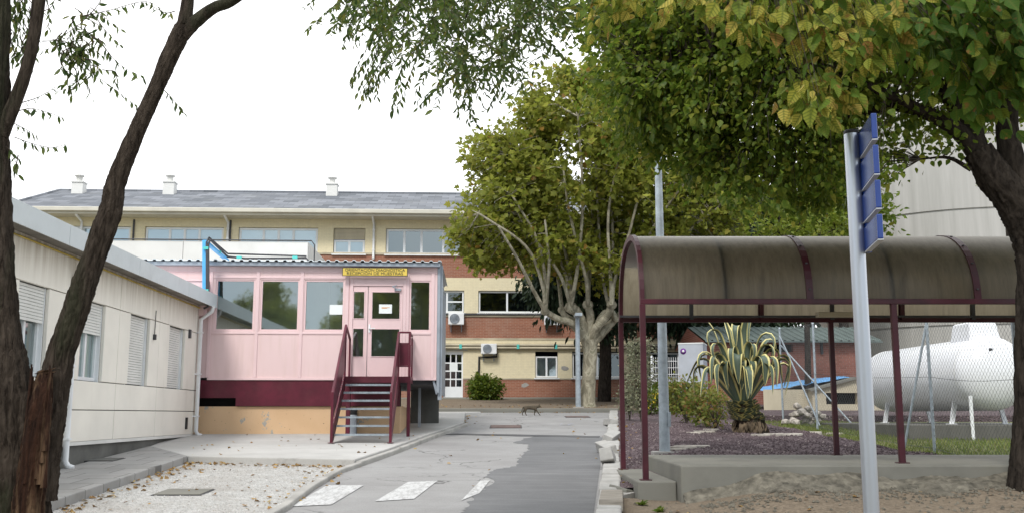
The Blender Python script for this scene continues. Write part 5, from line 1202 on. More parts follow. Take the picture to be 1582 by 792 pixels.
m = MB(); m.wall(xm, x1, 1.4, cz_(600.5), BC, hs, .25); m.poly([(xm, BC, cz_(600.5)), (x1, BC, cz_(600.5)), (x1, BC, cz_(578)), (ca(1325), BC, zr_)]); m.wall(x0, xm, 1.4, cz_(600.5), BC + .4, [], 0); m.quad((xm, BC, 1.4), (xm, BC, cz_(600.5)), (xm, BC + .4, cz_(600.5)), (xm, BC + .4, 1.4)); m.build('wall', 'cream_low', cb_)
m = MB()
for h in hs: m.quad((h[0] - .02, BC + .24, h[2] - .02), (h[1] + .02, BC + .24, h[2] - .02), (h[1] + .02, BC + .24, h[3] + .02), (h[0] - .02, BC + .24, h[3] + .02))
m.build('opening', 'void', cb_)
m = MB()
m.poly([(xm - .1, BC - .12, cz_(601)), (ca(1325), BC - .12, zr_), (ca(1325), BC + 3.5, zr_ + .05), (xm - .1, BC + 3.5, cz_(601) + .05)]); m.poly([(xm - .1, BC - .12, cz_(601) - .07), (ca(1325), BC - .12, zr_ - .07), (ca(1325), BC - .12, zr_), (xm - .1, BC - .12, cz_(601))]); m.poly([(ca(1325), BC - .12, zr_), (x1, BC - .12, cz_(578)), (x1, BC + 3.5, cz_(578)), (ca(1325), BC + 3.5, zr_ + .05)]); m.build('roof', 'slab', cb_)
m = MB(); nx = 16
for j in range(3):
    for i in range(nx + 1):
        u = 1183 + (1322 - 1183) * i / nx; v0 = 600 - (600 - 579) * i / nx
        m.v.append((ca(u, v0), BC - .0 + [(.16), .8, 2.6][j] + .25, cz_(v0, u) + [-.06, .03, .06][j] + random.uniform(-.025, .025)))
for j in range(2):
    for i in range(nx): a = j * (nx + 1) + i; m.f.append([a, a + 1, a + nx + 2, a + nx + 1]); m.sm.append(True)
o = m.build('tarpaulin', 'tarp', base=(ca(1250), BC, cz_(595)), rot=PHI); tag(o, 'bright blue tarpaulin laid over the low cream shed', 'tarpaulin')
tx0, ty0, trr = W(1570, 400, 46)[0], 52.0, 7.2
tw_ = thing('concrete_tower', 'huge round board marked concrete tower behind the gas tank', 'tower', (tx0, ty0, 2), 0)
levels = [1.5, 6.3, W(1456, 319, ty0 - trr)[2], 18.0]
levels = [1.5, W(1456, 500, ty0 - trr)[2], W(1456, 320, ty0 - trr)[2], W(1456, 205, ty0 - trr)[2], 26]
m = MB()
for a, b in zip(levels[:-1], levels[1:]): m.lathe([(trr, a + .05), (trr, b - .05)], (tx0, ty0, 0), 128); m.lathe([(trr - .07, b - .08), (trr - .07, b + .08)], (tx0, ty0, 0), 128)
m.build('shaft', 'tower', tw_)
m = MB(); m.lathe([(trr - .1, 26.004), (trr - .1, 26.4), (0, 26.5)], (tx0, ty0, 0), 64); m.build('cap', 'tower', tw_)
# stone heap by the fence corner
x, y = W(1243, 640, 27.5)[0], 27.5
m = MB()
for k in range(34):
    t = random.random(); q = Vector((random.gauss(0, .28) * (1 - t * .6), random.gauss(0, .2) * (1 - t * .6), t * .5)); r = random.uniform(.07, .15)
    bmq = bmesh.new(); bmesh.ops.create_icosphere(bmq, subdivisions=1, radius=r); n0 = len(m.v)
    for v in bmq.verts: m.v.append((x + q.x + v.co.x * random.uniform(.7, 1.2), y + q.y + v.co.y * random.uniform(.7, 1.2), bed_z(x, y) + q.z + v.co.z * random.uniform(.5, .9)))
    for f_ in bmq.faces: m.f.append([n0 + v.index for v in f_.verts]); m.sm.append(False)
    bmq.free()
tag(m.build('stone_heap', 'stone', base=(x, y, bed_z(x, y))), 'heap of pale rubble stones at the fence corner', 'stones')
for i, (us, lab) in enumerate((([(1072, 669), (1086, 667), (1098, 664)], 'flat pale stone in the short row left of the agave trunk'), ([(1180, 672), (1198, 671), (1216, 672)], 'flat pale stone just right of the agave trunk'), ([(1040, 695), (1056, 692), (1068, 690)], 'pale flat stone beside the lamp post foot'), ([(1225, 671), (1255, 668), (1290, 670)], 'pale edging stone in the line between gravel and lawn'))):
    for u, v in us:
        m = MB(); t_ = 0; Y = 21
        for _ in range(30): p = W(u, v, Y); dz = p[2] - bed_z(p[0], Y); Y += dz * 8
        x, y = p[0], p[1]; L = random.uniform(.16, .34)
        m.prism([(x + L * math.cos(a) * random.uniform(.8, 1.1), y + .11 * math.sin(a) * random.uniform(.7, 1.2)) for a in np.linspace(0, 6.28, 9)[:-1]], bed_z(x, y) - .05, bed_z(x, y) + .035)
        tag(m.build('edging_stone', 'stone', base=(x, y, bed_z(x, y)), bevel=.015), lab, 'stone', lab)
# manhole covers, grate, litter
def cover(u0, u1, v0, v1, label, mat, h=.012, name='manhole_cover'):
    a, b, c_, d_ = G(u0, v1), G(u1, v1), G(u1, v0), G(u0, v0); cx_ = sum(p[0] for p in (a, b, c_, d_)) / 4; cy_ = sum(p[1] for p in (a, b, c_, d_)) / 4
    w = ((b[0] - a[0]) + (c_[0] - d_[0])) / 4; l = (d_[1] - a[1]) / 2
    t = thing(name, label, 'manhole cover', (cx_, cy_, gz(cy_)), 0)
    f = lambda p, e: gz(p[1]) + h + e
    m = MB(); P = lambda k: [(cx_ - w * k, cy_ - l * k), (cx_ + w * k, cy_ - l * k), (cx_ + w * k, cy_ + l * k), (cx_ - w * k, cy_ + l * k)]
    m.prism(P(1), low, lambda p: f(p, 0)); m.build('frame', 'dark_grey', t)
    m = MB(); m.prism(P(.93), lambda p: f(p, .002), lambda p: f(p, .008)); m.build('plate', mat, t); return t
cover(757, 806, 656.5, 661, 'rusty rectangular manhole cover in the middle of the far road', 'rust')
cover(873, 911, 642.5, 644.5, 'thin dark drain cover near the far right corner of the road', 'rust')
cover(246, 322, 756, 765.5, 'square grey cover lying in the white gravel', 'slab', .012)
t = cover(128, 184, 719, 724, 'dark wet inspection cover on the pavement below the downpipe', 'dark_concrete', .125)
x, y, z = G(876, 655.5, .01); m = MB()
for i in range(6):
    for s_ in (0, 1): m.v.append((x - .18 + .07 * i, y - .06 + .12 * s_, z + .02 * math.sin(i * 1.7) + .02))
m.f += [[2 * i, 2 * i + 2, 2 * i + 3, 2 * i + 1] for i in range(5)]; m.sm += [True] * 5
tag(m.build('paper_scrap', 'blue_paper', base=(x, y, z)), 'small crumpled blue and white paper scrap on the far road', 'litter')
#PART4
# ------------------------------------------------------------------ cat
def skin_mesh(name, verts, edges, radii, mat, parent=None, base=(0, 0, 0), rot=0, sub=2):
    me = bpy.data.meshes.new(name); me.from_pydata(verts, edges, []); o = bpy.data.objects.new(name, me); COL.objects.link(o)
    sk = o.modifiers.new('Skin', 'SKIN'); sk.use_smooth_shade = True
    for i, r in enumerate(radii): d = me.skin_vertices[0].data[i]; d.radius = r if hasattr(r, '__len__') else (r, r); d.use_root = (i == 0)
    s = o.modifiers.new('Sub', 'SUBSURF'); s.levels = s.render_levels = sub
    me.materials.append(M(mat)); o.parent = parent; return o
cx_, cy_, cz_0 = G(808, 641, .006)
cat = thing('cat', 'dark tabby cat walking to the right across the far end of the road', 'cat', (cx_, cy_, cz_0), 0)
CV = [(.07, 0, .275, .062), (.17, 0, .255, .070), (.27, 0, .25, .070), (.37, 0, .262, .066), (.43, 0, .272, .052), (.485, 0, .285, .040), (.535, 0, .297, .046), (.575, 0, .285, .026),   # 0-7 spine, head
      (.06, .045, .20, .043), (.015, .05, .125, .024), (-.02, .05, .075, .016), (-.015, .05, .014, .014), (.01, .05, .010, .013),                  # 8-12 hind, back
      (.085, -.045, .20, .045), (.075, -.05, .12, .025), (.075, -.05, .07, .016), (.105, -.05, .014, .014), (.13, -.05, .010, .013),               # 13-17 hind, near
      (.39, .04, .19, .032), (.385, .042, .115, .020), (.36, .042, .06, .015), (.375, .042, .012, .014), (.39, .042, .009, .012),                   # 18-22 fore, back
      (.415, -.04, .19, .033), (.465, -.042, .115, .020), (.51, -.042, .055, .015), (.545, -.042, .012, .014), (.562, -.042, .009, .012),            # 23-27 fore, near
      (.02, 0, .275, .026), (-.015, 0, .215, .017), (-.035, 0, .14, .015), (-.075, 0, .085, .013), (-.13, 0, .082, .010)]                           # 28-32 tail
CE = [(0, 1), (1, 2), (2, 3), (3, 4), (4, 5), (5, 6), (6, 7), (0, 8), (8, 9), (9, 10), (10, 11), (11, 12), (0, 13), (13, 14), (14, 15), (15, 16), (16, 17), (3, 18), (18, 19), (19, 20), (20, 21), (21, 22), (3, 23), (23, 24), (24, 25), (25, 26), (26, 27), (0, 28), (28, 29), (29, 30), (30, 31), (31, 32)]
skin_mesh('body', [v[:3] for v in CV], CE, [v[3] for v in CV], 'fur', cat)
for s_ in (-1, 1):
    m = MB(); e = (.522, s_ * .024, .330); m.v += [(e[0] - .018, e[1] - .012, e[2]), (e[0] + .016, e[1] - .012, e[2]), (e[0] + .012, e[1] + .014, e[2]), (e[0] - .018, e[1] + .014, e[2]), (e[0] - .004, e[1] + s_ * .006, e[2] + .045)]
    m.f += [[0, 1, 4], [1, 2, 4], [2, 3, 4], [3, 0, 4]]; m.sm += [False] * 4
    m.v = [(q[0] + OFF[cat.name][0], q[1] + OFF[cat.name][1], q[2] + OFF[cat.name][2]) for q in m.v]; m.build('ear', 'fur', cat)
    m = MB(); m.lathe([(0, .007), (.007, 0), (0, -.007)], (.566 + OFF[cat.name][0], s_ * .024 + OFF[cat.name][1], .302 + OFF[cat.name][2]), 8); m.build('eye', 'yellow_sign', cat)

# ------------------------------------------------------------------ left tree
def limb(mb, pts, rad, n=6, seg=12, jit=.04, rdg=False):
    if rdg: n, seg, jit = 22, 56, .012
    p = smooth_path(pts, n); r = lerp_r(rad, n); mb.tube(p, r, seg, True, jit, rdg); return list(p)
px2r = lambda w, Y=6.0: w / F * Y / 2
LT = thing('twin_stem_tree', 'dark furrowed tree forking into two stems with a broken stump at left', 'tree', (-2.9, 6.0, gz(6)), 0)
m = MB(); sk = []
T = lambda u, v, Y=6.0: np.array(W(u, v, Y))
base_ = np.array((-2.88, 6.0, gz(6) - .1))
sk += limb(m, [base_, base_ + np.array((0, 0, .45)), T(30, 792), T(26, 700), T(14, 600), T(4, 520), T(-6, 400), T(-8, 300), T(-10, 190), T(-4, 80), T(-2, -60), T(-10, -260)], [.28, .21, .165, .145, .125, .105, .095, .09, .08, .07, .06, .05], rdg=True)
sk += limb(m, [T(52, 770), T(64, 690), T(80, 610), T(97, 537), T(121, 467), T(137, 420), T(170, 330), T(180, 280), T(213, 200), T(244, 130), T(274, 62), T(285, 38)], [.125, .11, .09, .075, .073, .068, .066, .055, .049, .046, .054, .044], rdg=True)
sk += limb(m, [T(285, 40), T(290, 0), T(296, -90), T(292, -260), T(310, -420)], [.047, .038, .035, .03, .02])
up_ = limb(m, [T(276, 62), T(300, 36), T(330, 13), T(364, -2), T(430, -60), T(520, -160, 6.3), T(640, -250, 7), T(760, -270, 8), T(880, -240, 8.6)], [.044, .042, .036, .033, .034, .032, .028, .022, .014]); sk += up_
lb_ = limb(m, [T(0, 210), T(22, 160), T(40, 110), T(52, 60), T(60, 0), T(70, -90)], [.05, .042, .038, .037, .04, .03]); sk += lb_
m.build('trunk', 'bark_dark', LT)
tr_o = LT.children[-1]
m = MB(); limb(m, [T(40, 830, 5.82), T(46, 760, 5.80), T(56, 680, 5.79), T(63, 620, 5.80), T(70, 574, 5.84)], [.085, .08, .07, .058, .040], rdg=True)
for k in range(9):
    u = random.uniform(48, 80); m.tube([T(u - 10, random.uniform(680, 760), 5.74), T(u, random.uniform(560, 600), 5.80)], [.022, .004], 5, True, .3)
m.build('torn_stump', 'torn_wood', LT)
m = MB(); c0 = T(70, 572, 5.84); pts = [c0 + np.array((.062 * math.cos(a) * random.uniform(.85, 1.1), .05 * math.sin(a), .018 * math.cos(a) + .006 * math.sin(a))) for a in np.linspace(0, 6.28, 13)[:-1]]; m.poly(pts); m.poly([p - np.array((0, 0, .02)) for p in pts[::-1]]); m.build('cut_face', 'cut_wood', LT)
# leafy sprays: leaflets in pairs along thin twigs
m = MB(); LP, LD, LS = [], [], []
def spray(pts, gap=.030, size=.058, r=.004, start=.12, Y=6.0, world=False, wild=0):
    q = smooth_path(pts if world else [T(u, v, Y) for u, v in pts], 6); m.tube(q, lerp_r([r] + [r * .6] * (len(pts) - 2) + [r * .3], 6), 4, False)
    q = np.array(q); d = np.linalg.norm(np.diff(q, axis=0), axis=1); s = np.r_[0, np.cumsum(d)]; x = s[-1] * start; sd = 1
    while x < s[-1]:
        p = np.array([np.interp(x, s, q[:, i]) for i in range(3)]); i = min(len(q) - 2, np.searchsorted(s, x)); t = unit(q[i + 1] - q[max(i - 1, 0)])
        v = (t * .45 + RNG.normal(0, .45, 3) + np.array((sd * .6, 0, -.45))) if wild else (t * .5 + RNG.normal(0, .22, 3) + np.array((sd * .42, 0, -.8))); LP.append(p); LD.append(v); LS.append(size * random.uniform(.65, 1.2)); sd = -sd; x += gap * random.uniform(.5, 1.3)
for s_ in ([(65, 64), (80, 63), (95, 57), (117, 42), (131, 30), (140, 12)], [(117, 39), (149, 60), (184, 99), (226, 122)], [(108, 60), (120, 85), (141, 112), (166, 130), (212, 164)], [(124, 26), (170, 16), (226, 3), (262, 24)], [(240, 128), (262, 148), (287, 178)],
           [(22, 212), (50, 222), (80, 228), (106, 222)], [(26, 172), (50, 168), (80, 176), (101, 184)], [(30, 160), (60, 150), (90, 132)], [(20, 190), (40, 200), (60, 212)], [(10, 226), (20, 240), (28, 262)], [(100, 70), (110, 100), (104, 128), (112, 150)], [(115, 70), (128, 105), (138, 140), (142, 150)],
           [(131, 30), (150, 10), (160, -10)], [(140, 12), (165, 30), (190, 48)], [(150, 30), (165, 50), (185, 70)], [(270, 18), (255, 20), (235, 10), (220, 4)], [(60, 20), (80, 10), (90, -20)], [(70, -10), (76, 20), (74, 50)], [(28, 240), (24, 265), (30, 272)]):
    spray(s_)
for k in range(34):
    u, v = random.gauss(122, 16), random.gauss(66, 20); spray([(u, v), (u + random.uniform(-20, 25), v + random.uniform(4, 20)), (u + random.uniform(-30, 38), v + random.uniform(12, 36))], .026)
for k in range(26):
    u, v = random.uniform(8, 48), random.uniform(-30, 70); spray([(u, v), (u + random.uniform(-12, 14), v + 20), (u + random.uniform(-20, 22), v + random.uniform(34, 60))], .028, .06, Y=6.4)
# the far-reaching limb carries the drooping foliage at the top centre
for k in range(340):
    u = random.choice([random.uniform(552, 700), random.uniform(640, 900), random.uniform(690, 860)]); Y = random.uniform(6.6, 9.0)
    edge_ = max(0, 1 - abs(u - 715) / 190)
    v = random.uniform(-70, -10) + 170 * edge_ ** .8 * random.random() ** 1.1
    L = random.uniform(14, 62) * 8 / Y; dx = random.uniform(-70, 60) + (-14 if u < 640 else 6)
    spray([(u, v), (u + dx * .5, v + L * .25), (u + dx, v + L)], .022, .068, .0035, .05, Y, wild=1)
for a in ([(640, -20), (600, 30), (570, 80), (548, 140)], [(600, 60), (580, 100), (566, 160)], [(660, 60), (632, 110), (612, 175)], [(700, 80), (715, 130), (722, 190)], [(560, -20), (548, 20), (542, 60)], [(690, 100), (672, 130), (650, 160)], [(740, 90), (760, 120), (770, 160)], [(600, -10), (585, 20), (560, 14)], [(610, 90), (590, 120), (578, 148)]):
    for j in range(3): spray([(u + random.uniform(-14, 14), v + random.uniform(-10, 10)) for u, v in a], .03, .066, .004, .1, 7.6 + .3 * j)
m.build('twigs', 'twig', LT)
leaves('foliage', LP, LD, upish(len(LP), 1.0), LS, NARROW, 'leaf_ash', LT)
# limbs that carry the top sprays
m = MB()
for a in ([(640, -250, 7), (650, -120, 7.4), (640, -20, 7.6), (622, 50, 7.7)], [(700, -262, 7.5), (720, -120, 7.6), (725, 0, 7.7), (700, 90, 7.8)], [(760, -270, 8), (800, -120, 8), (805, 0, 8.1), (770, 90, 8.2)], [(560, -190, 6.6), (590, -80, 7), (600, 0, 7.2), (575, 60, 7.3)]):
    limb(m, [T(*q) for q in a], [.016, .012, .008, .004], 5, 6, 0)
m.build('branches', 'bark_dark', LT)

# ------------------------------------------------------------------ right tree
RT = thing('broadleaf_tree', 'dark leaning tree at right whose wide crown of broad leaves fills the top', 'tree', (5.95, 11.5, gz(11.5)), 0)
m = MB(); S = lambda u, v, Y=11.5: np.array(W(u, v, Y)); sk = []
bs = S(1596, 770); bs[2] = gz(11.5) - .1
sk += limb(m, [bs, bs + np.array((-.02, 0, .35)), S(1597, 640), S(1596, 520), S(1601, 430), S(1596, 370), S(1572, 318), S(1535, 270), S(1510, 232)], [.30, .23, .20, .185, .185, .22, .215, .19, .16], rdg=True)
sk += limb(m, [S(1512, 236), S(1478, 200), S(1435, 176), S(1385, 163), S(1335, 172), S(1270, 195, 11.6), S(1200, 215, 11.8), S(1130, 225, 12)], [.13, .10, .085, .075, .06, .045, .03, .018])
sk += limb(m, [S(1512, 238), S(1502, 190), S(1512, 130), S(1490, 40), S(1460, -80), S(1400, -250)], [.13, .11, .09, .08, .065, .03])
sk += limb(m, [S(1600, 380), S(1586, 310), S(1562, 240), S(1556, 170), S(1570, 80), S(1600, -100)], [.16, .15, .14, .12, .10, .06])
sk += limb(m, [S(1500, 200), S(1440, 120), S(1360, 50), S(1250, -20, 12), S(1120, -60, 12.4), S(1010, -20, 12.6)], [.10, .08, .065, .05, .035, .018])
sk += limb(m, [S(1440, 178), S(1380, 150, 11), S(1300, 120, 10.8), S(1200, 110, 10.8), S(1100, 90, 11), S(1010, 120, 11.5)], [.06, .05, .04, .032, .022, .012])
sk += limb(m, [S(1556, 170), S(1660, 60), S(1800, -40), S(1950, -120)], [.1, .08, .06, .03])
sk += limb(m, [S(1500, 262), S(1465, 244), S(1422, 246)], [.03, .02, .008])
nearb = limb(m, [S(1500, 60), S(1460, -160, 9.5), S(1400, -300, 7.5), S(1330, -220, 6.3), S(1230, -150, 5.8), S(1130, -120, 5.8)], [.07, .06, .05, .035, .02, .01])
m.build('trunk', 'bark_right', RT)
m = MB(); P, D = [], []
def grow(c, r, n, per, spr, shell=.2, tw=.006):
    a, b = sprout(m, sk, in_ell(c, r, n, shell), per, spr, tw, .16); P.append(a); D.append(b)
grow((4.4, 12.0, 7.3), (3.5, 2.6, 2.5), 820, 34, .15)
grow((3.05, 11.6, 5.36), (1.4, 1.3, 1.25), 420, 32, .14)
grow((2.0, 12.2, 6.35), (1.15, 1.5, 1.5), 330, 32, .14)
grow((1.55, 12.6, 6.9), (.75, 1.2, .8), 140, 26, .13)
grow((3.9, 11.0, 6.0), (1.5, 1.2, .8), 190, 26, .14)
grow((7.4, 11.3, 7.2), (2.6, 2.6, 1.9), 300, 28, .16)
for q in ((930, 40), (945, 95), (960, 150), (985, 200), (1010, 225), (1060, 262), (1095, 285), (1140, 300), (1190, 308), (1240, 305), (1290, 300), (1330, 270), (1350, 220), (905, 20), (1040, 190), (1000, 120)):
    c_ = W(q[0] + random.uniform(-14, 14), q[1] + random.uniform(-14, 14), random.uniform(11.2, 12.8)); grow(c_, (.42, .5, .26), 14, 24, .10)
grow((5.0, 11.4, 4.95), (.30, .4, .35), 16, 12, .11)
grow((5.6, 11.0, 5.7), (1.0, .8, .5), 60, 32, .18)
grow((1.75, 12.0, 5.35), (.35, .6, .45), 40, 30, .15)
P = np.concatenate(P); D = np.concatenate(D)
leaves('crown', P, D, upish(len(P), .7), np.clip(RNG.lognormal(-2.62, .33, len(P)), .035, .14), OVAL2, 'leaf_mulb', RT)
m.build('twigs', 'twig', RT)
m = MB(); Y1 = 5.7
def near(c, r, n, per, spr, mat, size, nm):
    a, b = sprout(m, nearb, in_ell(c, r, n), per, spr, .004, .22, 4, .8); leaves(nm, a, b, RNG.normal(0, .7, (len(a), 3)) + np.array((0, -.7, .5)), RNG.uniform(.7, 1.2, len(a)) * size, LEAFY, mat, RT, fold=.32, uv=True)
yl = [W(1130, 15, Y1), W(1195, 10, Y1), W(1240, 20, Y1), W(1300, 25, Y1), W(1350, 15, Y1), W(1395, 28, Y1), W(1270, 60, Y1), W(1310, 70, Y1), W(1345, 80, Y1), W(1285, 110, Y1), W(1290, 140, Y1), W(1305, 150, Y1), W(1260, 125, Y1), W(1180, 45, Y1), W(1235, -15, Y1), W(1320, -20, Y1), W(1385, 60, Y1), W(1285, 172, Y1), W(1100, -10, Y1)]
allp, alld = [], []
for c in yl:
    c = (c[0] - .06, c[1], c[2]); a, b = sprout(m, nearb, in_ell(c, (.13, .30, .07), 4), 9, .06, .0035, .22, 4, .8); allp.append(a); alld.append(b)
a = np.concatenate(allp); b = np.concatenate(alld)
leaves('yellowing_foliage', a, b, RNG.normal(0, .75, (len(a), 3)) + np.array((0, -.8, .3)), np.clip(RNG.lognormal(-2.5, .3, len(a)), .045, .135), LEAFY, 'leaf_yellow', RT, fold=.34, uv=True)
near(W(1515, 40, 5.9), (.62, .5, .32), 85, 11, .11, 'leaf_near', .105, 'near_green_foliage')
near(W(1560, 120, 5.9), (.25, .4, .25), 24, 9, .09, 'leaf_near', .105, 'near_green_foliage')
near(W(960, 8, 6.3), (.25, .3, .10), 16, 8, .07, 'leaf_yellow', .085, 'near_green_foliage')
m.build('near_twigs', 'twig', RT)

# ------------------------------------------------------------------ plane tree
YP = 36.5; Q = lambda u, v, dy=0: np.array(W(u, v, YP + dy))
PT = thing('plane_tree', 'plane tree with mottled pale trunk, knobbly pollarded limbs and olive green crown', 'tree', tuple(Q(908, 628)), 0)
m = MB(); sk = []
b0 = Q(908, 630); b0[2] = gz(YP) + .05
limb(m, [b0, b0 + np.array((0, 0, .3)), Q(910, 580), Q(912, 545), Q(910, 525)], [.34, .27, .24, .245, .30], seg=16, jit=.05)
def knob(pts, rad): 
    p = limb(m, pts, rad, 6, 10, .12); m.lathe([(0, -rad[-1] * 1.7), (rad[-1] * 1.3, -rad[-1] * .9), (rad[-1] * 1.6, 0), (rad[-1] * 1.2, rad[-1] * .9), (0, rad[-1] * 1.5)], tuple(pts[-1]), 10); return p
heads = []
for pts, rad in (([(908, 528), (893, 508), (880, 497), (862, 492), (842, 480)], [.20, .17, .14, .12, .10]), ([(908, 526), (900, 500), (890, 480), (882, 474)], [.22, .19, .17, .15]), ([(914, 526), (922, 505), (936, 490), (945, 470)], [.19, .16, .13, .12]),
                 ([(916, 528), (935, 508), (955, 488), (975, 470)], [.18, .15, .12, .10]), ([(905, 512), (898, 505), (872, 486), (868, 478)], [.14, .13, .11, .10]), ([(922, 505), (926, 492), (938, 480), (952, 492)], [.11, .10, .09, .08]), ([(910, 520), (912, 490), (908, 470)], [.17, .15, .13])):
    dy = random.uniform(-1.0, 1.0); n_ = len(pts); knob([Q(u, v, dy * i / n_) for i, (u, v) in enumerate(pts)], rad); heads.append((pts[-1], dy))
shoots = [(0, [(820, 440), (800, 400), (770, 350)]), (0, [(842, 430), (830, 370), (790, 300)]), (0, [(838, 440), (812, 380), (740, 330)]), (1, [(868, 430), (842, 390), (800, 330), (790, 240)]), (1, [(880, 420), (862, 340), (850, 230)]), (1, [(894, 400), (900, 300), (893, 180)]), (1, [(876, 430), (866, 400), (850, 300), (830, 160)]),
          (2, [(943, 420), (940, 330), (960, 220)]), (2, [(950, 430), (975, 350), (1000, 240)]), (3, [(985, 420), (1010, 350), (1060, 280)]), (3, [(1000, 430), (1050, 370), (1110, 320)]), (4, [(862, 430), (850, 380), (820, 280), (830, 200)]), (5, [(935, 450), (925, 350), (920, 240)]), (6, [(908, 420), (915, 330), (910, 200), (890, 130)]), (6, [(912, 420), (930, 300), (960, 160)]), (6, [(905, 430), (880, 330), (870, 260)]),
          (2, [(947, 415), (945, 330), (935, 250)]), (0, [(846, 440), (848, 400), (842, 340)])]
for h, pts in shoots:
    (hu, hv), dy = heads[h]; d2 = dy + random.uniform(-2.4, 2.4)
    sk += limb(m, [Q(hu, hv, dy)] + [Q(u, v, dy + (d2 - dy) * (i + 1) / len(pts)) for i, (u, v) in enumerate(pts)], [.085] + [.065, .05, .035, .02][:len(pts)], 6, 7, .05)
m.build('trunk', 'bark_plane', PT)
m = MB(); P, D = [], []
k_ = YP / F
for u, v, ru, rv, ry, n in ((900, 260, 130, 120, 3.2, 200), (900, 170, 90, 70, 2.4, 80), (800, 300, 80, 90, 2.6, 95), (745, 345, 42, 48, 1.6, 36), (765, 240, 48, 48, 1.6, 40), (990, 290, 95, 120, 3.0, 130), (1080, 330, 80, 75, 2.4, 80), (1140, 300, 42, 42, 1.6, 24), (850, 385, 100, 42, 2.6, 62), (980, 390, 90, 42, 2.6, 50), (1060, 240, 70, 70, 2.2, 45), (820, 185, 45, 40, 1.5, 26), (712, 368, 20, 16, .8, 8), (762, 398, 42, 20, 1.2, 20), (1090, 385, 60, 25, 1.6, 20), (930, 425, 60, 22, 2.0, 14), (945, 110, 40, 30, 1.2, 12), (850, 120, 30, 25, 1.0, 8)):
    a, b = sprout(m, sk, in_ell(Q(u, v), (ru * k_, ry, rv * k_), int(n * 1.5), .25), 24, .21, .015, .05, 3, .30); P.append(a); D.append(b)
P = np.concatenate(P); D = np.concatenate(D); leaves('crown', P, D, upish(len(P), .8), np.clip(RNG.lognormal(-1.72, .32, len(P)), .08, .32), LOBED, 'leaf_plane', PT); m.build('twigs', 'bark_plane', PT)

# ------------------------------------------------------------------ trees behind
def back_tree(name, label, c, r, n, per, size, prof, mat, spread, trunk_h, tr, droop, zb, bark_='bark_right', group='trees behind the canopy', limbs=7, shell=.3):
    t = thing(name, label, 'tree', (c[0], c[1], zb), 0, group); m = MB(); sk = limb(m, [(c[0], c[1], zb - .1), (c[0] + .1, c[1], (zb + c[2]) / 2), (c[0], c[1], c[2] + r[2] * .6)], [tr, tr * .8, tr * .2], 8, 10)
    for i in range(limbs):
        a = 6.28 * i / limbs + .4; z = c[2] + r[2] * random.uniform(-.6, .2); sk += limb(m, [(c[0], c[1], z - .4), (c[0] + r[0] * .4 * math.cos(a), c[1] + r[1] * .4 * math.sin(a), z + .2), (c[0] + r[0] * .75 * math.cos(a), c[1] + r[1] * .75 * math.sin(a), z + .5)], [tr * .45, tr * .25, .03], 6, 7)
    P, D = sprout(m, sk, in_ell(c, r, n, shell), per, spread, .012, droop, 3, .3); m.build('trunk', bark_, t); leaves('crown', P, D, upish(len(P), .9), RNG.uniform(.6, 1.25, len(P)) * size, prof, mat, t); return t
z_ = gz(42)
back_tree('cedar', 'dark drooping cedar directly behind the plane tree trunk', (W(930, 400, 42)[0], 42, W(930, 425, 42)[2]), (3.3, 1.8, 2.6), 280, 34, .34, NARROW, 'leaf_dark', .38, 0, .3, .45, z_)
back_tree('cedar', 'dark cedar above the left half of the canopy roof', (W(1050, 400, 43)[0], 43, W(1050, 410, 43)[2]), (3.4, 2.0, 3.3), 380, 34, .34, NARROW, 'leaf_dark', .40, 0, .3, .45, z_)
back_tree('cedar', 'dark conifer above the brick outbuilding roof', (W(1170, 400, 46)[0], 46, W(1170, 425, 46)[2]), (3.0, 2.0, 4.6), 330, 34, .36, NARROW, 'leaf_dark', .42, 0, .3, .35, z_)
back_tree('lime_green_tree', 'bright yellow green tree rising over the canopy just left of the sign post', (W(1235, 350, 33)[0], 33, W(1235, 375, 33)[2]), (1.9, 1.5, 1.5), 150, 22, .17, OVAL, 'leaf_lime', .22, 0, .12, .05, gz(33))
back_tree('dark_tree', 'dark green tree filling the gap between the lime green tree and the tower', (W(1290, 300, 44)[0], 44, W(1290, 330, 44)[2]), (2.4, 1.8, 4.2), 260, 30, .28, OVAL, 'leaf_mulb', .38, 0, .25, .1, z_)
back_tree('yellowing_tree', 'yellow green tree glimpsed beside the tower through the leaning trunk fork', (W(1545, 250, 36)[0], 36, W(1545, 262, 36)[2]), (.7, .7, .9), 40, 16, .16, OVAL, 'leaf_lime', .16, 0, .10, .05, gz(36))
# two trees on the street behind the viewer: they are what the windows mirror
rt2 = copy_tree(PT, (-10.2, -9.4, gz(-9.4)), None, R(70)); rt2.scale = (.62, .62, .72); rt2['label'] = 'plane tree across the street mirrored in the left pink building windows'
rt3 = copy_tree(PT, (-3.2, -16.0, gz(-16)), None, R(200)); rt3.scale = (.8, .8, .95); rt3['label'] = 'plane tree across the street mirrored in the pink entrance door'

# ------------------------------------------------------------------ loose ground cover
def in_poly(p, poly):
    x, y = p; c = False; j = len(poly) - 1
    for i in range(len(poly)):
        if (poly[i][1] > y) != (poly[j][1] > y) and x < (poly[j][0] - poly[i][0]) * (y - poly[i][1]) / (poly[j][1] - poly[i][1]) + poly[i][0]: c = not c
        j = i
    return c
pos = []
def drop(n, f):
    for _ in range(n):
        x, y, h = f(); pos.append((x, y, gz(y) + h))
def along(p, q, s, h):
    t = random.random(); return (p[0] + (q[0] - p[0]) * t + random.gauss(0, s), p[1] + (q[1] - p[1]) * t + random.gauss(0, s), h)
off_ = .16
drop(150, lambda: along((k0[0] + off_, k0[1]), (k1[0] + off_, k1[1]), .11, .016)); drop(150, lambda: along((k1[0], k1[1] - off_), (e0[0], e0[1] - off_), .10, .016)); drop(70, lambda: along((r0[0] - .2, r0[1]), (e0[0] - .2, e0[1]), .15, .016))
